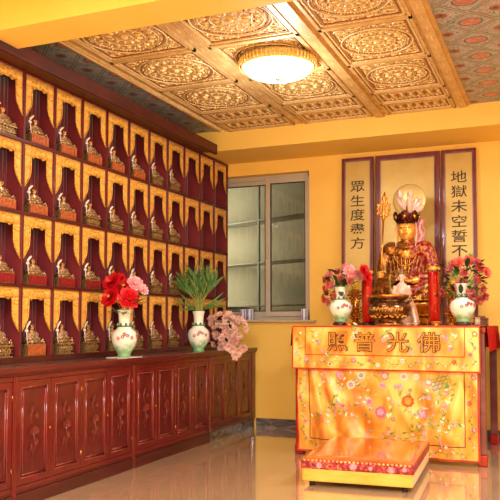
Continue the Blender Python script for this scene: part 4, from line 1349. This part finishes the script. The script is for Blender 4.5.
tag(MB().tube([(0, 0, 0), (.002, 0, .20)], .004, 6).build('incense_stick', M['stem'], loc=(-1.355, 6.44, ZA + .2455)), 'thin incense stick standing in the bronze burner', 'incense stick')

# candles
def candle(x, y, h, label):
    t = thing('tube_candle', (x, y, ZA), label, 'candle', 'tall red candles flanking the incense burner')
    MB().lathe([(.062, 0), (.062, .015), (.045, .022), (.045, .03)], n=28).build('candle_base', M['darkwood'], t)
    MB().lathe([(.046, .03), (.046, h * .90), (.036, h * .91)], n=28).build('wax', M['candle'], t)
    b = MB(); r = random.Random(3)
    for k in range(4):
        zz = .12 + k * (h - .2) / 4
        b.ell((.012, -.0425, zz), (.005, .002, .009), 8, 5); b.ell((-.014, -.041, zz + .03), (.003, .002, .005), 8, 5)
    b.build('gold_print', M['candlegold'], t)
    b = MB(); b.lathe([(.052, .03), (.052, h), (.0505, h), (.0505, .03)], n=28, cap=False); b.build('glass_tube', M['clear'], t)
    b = MB(); b.lathe([(.0525, h * .95), (.0545, h * .97), (.0525, h)], n=28, cap=False); b.build('rim', M['candlegold'], t)
    return t
candle(-1.582, 6.56, .485, 'tall red glass-tube candle left of the incense burner')
candle(-.989, 6.50, .50, 'tall red glass-tube candle right of the white figurine')

# white standing figurine
fg = thing('white_figurine', (-1.30, 6.685, ZA), 'small white robed figurine with crown standing right of the incense burner', 'figurine')
b = MB()
b.lathe([(.085, .0), (.09, .01), (.075, .10), (.062, .2), (.055, .26), (.06, .30), (.05, .345), (.02, .37), (.018, .39)], n=28, sy=.75)
for s in (-1, 1):
    b.tube([(s * .05, 0, .335), (s * .072, -.01, .27), (s * .03, -.055, .25)], [.026, .026, .018], 10)
    b.ell((s * .06, -.02, .21), (.022, .025, .07))
b.tube([(-.012, -.055, .25), (0, -.062, .285)], .012, 8); b.tube([(.05, -.02, .26), (.10, -.03, .15), (.13, -.03, .02)], [.028, .034, .034], 8)
fuse('robed_body', b, M['white_fig'], fg, .0045, 2)
b = MB(); b.ell((0, -.003, .418), (.030, .032, .038), 16, 12); b.ell((0, -.035, .414), (.005, .006, .008)); b.ell((0, -.018, .39), (.016, .014, .014))
for s in (-1, 1): b.ell((s * .031, .002, .41), (.005, .008, .016))
b.tube([(0, 0, .36), (0, 0, .4)], .014, 8)
fuse('head', b, M['white_fig'], fg, .003, 1)
b = MB(); b.lathe([(.032, .435), (.036, .445), (.034, .455), (.02, .475), (.008, .49)], n=20)
for k in range(7):
    a = -PI / 2 + (k - 3) * .5; b.petal((.032 * math.cos(a), .032 * math.sin(a), .437), (math.cos(a) * .7, math.sin(a) * .5, 1), (-math.sin(a), math.cos(a), 0), .045, .024, 0, 4)
b.build('crown', M['silvergold'], fg)
b = MB()
for s in (-1, 1): b.tube([(s * .005, -.034, .421), (s * .012, -.035, .4195), (s * .019, -.031, .421)], .0013, 4)
b.build('painted_eyes', M['embbrown'], fg)
fg.scale = (1.0, 1.0, 1.04)

# altar vases
vase((-1.80, 6.45, ZA), .31, 'small painted vase on a wooden stand at the altar left end', True, 'small vases on the altar')
vase((-.75, 6.45, ZA), .32, 'small painted vase on a wooden stand at the altar right end', True, 'small vases on the altar')
def fb(name, loc, label, spec, seed, nleaf, lspread, extra):
    r = random.Random(seed); fl = []; lv = []; st = []
    for (u, v, w, R, m, la, n0, wd, ht) in list(spec) + [(r.uniform(-1, 1) * lspread[0], r.uniform(lspread[1] - .05, lspread[2] + .02), .02, .055, r.choice(['mauve', 'maroonpetal', 'maroonpetal', 'coral']), 3, 6, .7, None) for _ in range(extra)]:
        R *= .78
        fl.append((Vector((u, -w, v)), Vector((u * 1.5, -.25, v * .8)), R, la, m, n0, wd, ht)); st.append(((0, 0, -.12), (u * .9, -w * .9, v * .9)))
    for k in range(nleaf):
        u = r.uniform(-1, 1) * lspread[0]; v = r.uniform(lspread[1], lspread[2])
        lv.append((Vector((u * .8, -r.uniform(-.03, .05), v)), Vector((u * 6 + r.uniform(-.5, .5), -r.uniform(-.3, 1), r.uniform(-.5, 1))), r.uniform(.06, .1), r.uniform(.035, .05), r.choice([0, 1, 1, 1])))
    return bouquet(name, loc, label, fl, lv, st, seed, 'flowers')
fb('lotus_bouquet', (-1.80, 6.45, ZA + .33), 'pink lotus and red flower bouquet in the left altar vase',
   ((-.09, .12, .02, .065, 'mauve', 3, 7, .6, None), (-.03, .15, -.02, .05, 'maroonpetal', 3, 6, .6, None), (-.14, .08, .0, .05, 'maroonpetal', 3, 6, .7, None), (-.07, .03, .03, .055, 'mauve', 3, 7, .6, None),
    (-.12, -.04, .02, .045, 'maroonpetal', 3, 6, .7, None), (.09, .15, .03, .085, 'pinkpetal', 4, 8, .5, 'yellowwax'), (.17, .11, .03, .07, 'mauve', 4, 8, .5, None), (.04, .19, -.03, .06, 'mauve', 3, 8, .5, None),
    (.23, .15, .05, .075, 'redpetal', 4, 6, .9, None), (.26, .09, .04, .07, 'redpetal', 4, 6, .9, None), (-.15, .0, .0, .04, 'coral', 3, 6, .7, None), (.1, .06, .05, .05, 'maroonpetal', 3, 6, .7, None)), 31, 34, (.15, -.08, .15), 8)
fb('rose_bouquet', (-.75, 6.45, ZA + .35), 'coral red rose bouquet with dark leaves in the right altar vase',
   ((-.03, .17, .02, .075, 'coral', 4, 6, .9, None), (.06, .19, .0, .07, 'coral', 4, 6, .9, None), (-.10, .12, .0, .06, 'mauve', 3, 6, .8, None), (.15, .13, .0, .065, 'coral', 4, 6, .9, None), (.20, .09, .02, .06, 'coral', 3, 6, .9, None),
    (.02, .09, .05, .055, 'maroonpetal', 3, 6, .8, None), (.12, .02, .04, .05, 'maroonpetal', 3, 6, .8, None), (.17, -.05, .03, .05, 'maroonpetal', 3, 6, .8, None), (.14, -.14, .04, .06, 'maroonpetal', 3, 6, .8, None),
    (-.13, .03, -.02, .045, 'mauve', 3, 6, .8, None), (.07, .24, -.02, .04, 'stem', 2, 5, .5, None), (-.16, -.04, -.02, .04, 'mauve', 3, 5, .7, None)), 32, 70, (.19, -.10, .17), 12)
# gilt bead lotus lamps
def beadlamp(x, y, label):
    t = thing('bead_lotus_lamp', (x, y, ZA), label, 'lamp', 'gilt beaded lotus lamps')
    MB().lathe([(.07, 0), (.075, .012), (.04, .03), (.025, .05), (.02, .09)], n=24).build('lamp_foot', M['gold'], t)
    b = MB()
    for q in range(9):
        z = .07 + q * .03; R = .045 + .018 * math.sin(q * 1.1)
        for k in range(10):
            a = 2 * PI * (k + .5 * (q % 2)) / 10; b.ell((R * math.cos(a), R * math.sin(a), z), .013, 6, 5)
    b.lathe([(.04, .05), (.04, .33)], n=12)
    b.build('beads', M['gold'], t)
    b = MB()
    for k in range(10):
        a = 2 * PI * k / 10; b.petal((.02 * math.cos(a), .02 * math.sin(a), .33), (math.cos(a) * .5, math.sin(a) * .5, 1), (-math.sin(a), math.cos(a), 0), .07, .04, -.1, 4)
    b.ell((0, 0, .36), (.022, .022, .035), 10, 8)
    b.build('lotus_top', M['yellowwax'], t)
beadlamp(-1.745, 6.76, 'gilt beaded lotus lamp behind the left altar vase')
beadlamp(-.87, 6.76, 'gilt beaded lotus lamp behind the right altar vase')
# glass cup, small dish, offering box at the right end
t = thing('glass_cup', (-.628, 6.42, ZA), 'small clear glass cup at the right end of the altar', 'cup')
MB().lathe([(.02, 0), (.022, .004), (.027, .07), (.025, .07), (.019, .008)], n=20, cap=False).build('cup_wall', M['clear'], t)
MB().lathe([(.0185, .008), (.023, .05)], n=20).build('water', M['canwhite'], t)
t = thing('offering_box', (-.64, 6.85, ZA), 'small red-brown wooden box behind the glass cup on the altar', 'box')
MB().box((-.06, -.05, 0), (.06, .05, .055)).build('box_body', M['redwood'], t, bevel=.004)
MB().box((-.066, -.056, .055), (.066, .056, .068)).box((-.04, -.03, .068), (.04, .03, .085)).build('lid', M['purplelac'], t, bevel=.004)
t = thing('offering_dish', (-1.70, 6.36, ZA), 'low gilt dish beside the left altar vase', 'dish')
MB().lathe([(.03, 0), (.032, .006), (.022, .012), (.05, .03), (.052, .035), (.03, .022), (0, .02)], n=24, cap=False).build('dish_bowl', M['brass'], t)
t = thing('offering_dish', (-.955, 6.36, ZA), 'low gilt dish beside the right altar vase', 'dish')
MB().lathe([(.03, 0), (.032, .006), (.022, .012), (.05, .03), (.052, .035), (.03, .022), (0, .02)], n=24, cap=False).build('dish_bowl', M['brass'], t)
# little white lotus cups at the figurine's foot
for i, (x, y) in enumerate(((-1.20, 6.42), (-1.14, 6.44))):
    t = thing('lotus_cup', (x, y, ZA), ('small white lotus cup at the foot of the white figurine', 'small white lotus cup nearest the right red candle')[i], 'cup', 'white lotus cups')
    b = MB(); b.lathe([(.012, 0), (.02, .01), (.022, .022), (.0, .018)], n=12, cap=False)
    for k in range(8):
        a = 2 * PI * k / 8; b.petal((.012 * math.cos(a), .012 * math.sin(a), .004), (math.cos(a), math.sin(a), .8), (-math.sin(a), math.cos(a), 0), .034, .02, .1, 3)
    b.build('petals', M['white_fig'], t)

# ------------------------------------------------------------------ kneeling stool
X0, X1, Y0s, Y1s = -1.735, -.965, 5.09, 6.13
sl = thing('kneeling_stool', ((X0 + X1) / 2, (Y0s + Y1s) / 2, 0), 'low orange satin kneeling platform in front of the altar', 'stool', rz=.06)
w = (X1 - X0) / 2; d = (Y1s - Y0s) / 2
b = MB()
b.box((-w, -d, .034), (w, d, .128))
b.build('lower_skirt', M['stoolbot'], sl, bevel=.012, seg=3)
b = MB(); b.box((-w - .006, -d - .006, .122), (w + .006, d + .006, .192))
o = b.build('brocade_band', [M['band']], sl, bevel=.006)
b = MB()
for k in range(26):
    x = -w + .02 + k * (2 * w - .04) / 25
    b.petal((x, -d - .009, .190), (0, -.12, -1), (1, 0, 0), .014, .018, 0, 3)
b.build('scalloped_edge', M['satinb'], sl)
r = random.Random(6); S2 = lambda x, z: -d - .006
for (x, z, R) in ((-.26, .15, .024), (-.02, .155, .028), (.24, .148, .026), (.33, .156, .018), (.1, .15, .016)):
    b = MB(); eflower(b, x, z, R, S2, 0, 1, 7, r, .002)
    for i in range(len(b.m)): b.m[i] = min(b.m[i], 1)
    b.build('band_flower', [M['e_pink'], M['e_lil']], o)
b = MB(); n_ = 30
vs = []; fs = []
for j in range(n_ + 1):
    for i in range(n_ + 1):
        u = -1 + 2 * i / n_; v = -1 + 2 * j / n_
        e = min(1, (1 - abs(u)) * 8) * min(1, (1 - abs(v)) * 8)
        z = .192 + .014 * e ** .5 + .0012 * math.sin(u * 9 + v * 4) * e
        vs.append((u * (w + .006), v * (d + .006), z))
for j in range(n_):
    for i in range(n_): a = j * (n_ + 1) + i; fs.append((a, a + 1, a + n_ + 2, a + n_ + 1))
b.add(vs, fs, True)
b.build('cushion_top', M['stooltop'], sl)
for (x, y) in ((-w + .06, -d + .05), (w - .06, -d + .05), (-w + .06, d - .05), (w - .06, d - .05)):
    MB().lathe([(.017, 0), (.02, .004), (.018, .034)], c=(x, y, 0), n=14).build('foot', M['black'], sl)

# ------------------------------------------------------------------ lights
def area(name, loc, rot, sx_, sy_, power, col=(.84, .95, 1)):
    l = bpy.data.lights.new(name, 'AREA'); l.shape = 'RECTANGLE'; l.size = sx_; l.size_y = sy_; l.energy = power; l.color = col
    o = bpy.data.objects.new(name, l); o.location = loc; o.rotation_euler = rot; COL.objects.link(o); return o
area('near_bay_fill', (-1.9, 1.3, ZC - .05), (0, 0, 0), .6, .6, 135)  # added fill light out of view, no fixture behind it
area('near_bay_fill_two', (.6, 1.3, ZC - .05), (0, 0, 0), .6, .6, 120)  # second added fill over the near bay, also unseen
area('far_right_fill', (.8, 5.2, ZC - .05), (0, 0, 0), .6, .6, 70)  # added fill light beyond the right edge, unseen
p = bpy.data.lights.new('camera_flash', 'POINT'); p.energy = 185; p.shadow_soft_size = .06; p.color = (.86, .96, 1)
o = bpy.data.objects.new('camera_flash', p); o.location = (.12, -.15, 1.5); COL.objects.link(o)
p = bpy.data.lights.new('ceiling_lamp_light', 'POINT'); p.energy = 30; p.shadow_soft_size = .12; p.color = (.95, .97, .95)
o = bpy.data.objects.new('ceiling_lamp_light', p); o.location = (LX, LY, ZC - .42); COL.objects.link(o)
area('passage_fill', (-4.6, YB + .5, 2.2), (math.radians(90), 0, math.radians(20)), 1.2, 1.6, 60, (1, .97, .9))  # added light that brightens the passage wall behind the panes
wd = bpy.data.worlds.new('World'); SC.world = wd; wd.use_nodes = True
wd.node_tree.nodes['Background'].inputs[0].default_value = (.9, .85, .75, 1); wd.node_tree.nodes['Background'].inputs[1].default_value = .25

# ------------------------------------------------------------------ camera
cam = bpy.data.cameras.new('camera'); cam.sensor_width = 36; cam.lens = 747 / 500 * 36; cam.shift_y = .058; cam.clip_start = .05
co = bpy.data.objects.new('camera', cam); COL.objects.link(co); co.location = (0, 0, 1.15)
co.rotation_euler = Euler((math.radians(90 + 3.295), 0, math.radians(22.505)), 'XYZ')
SC.camera = co
SC.view_settings.view_transform = 'Standard'; SC.view_settings.look = 'None'; SC.view_settings.gamma = 1; SC.view_settings.use_curve_mapping = False
SC.view_settings.exposure = .18
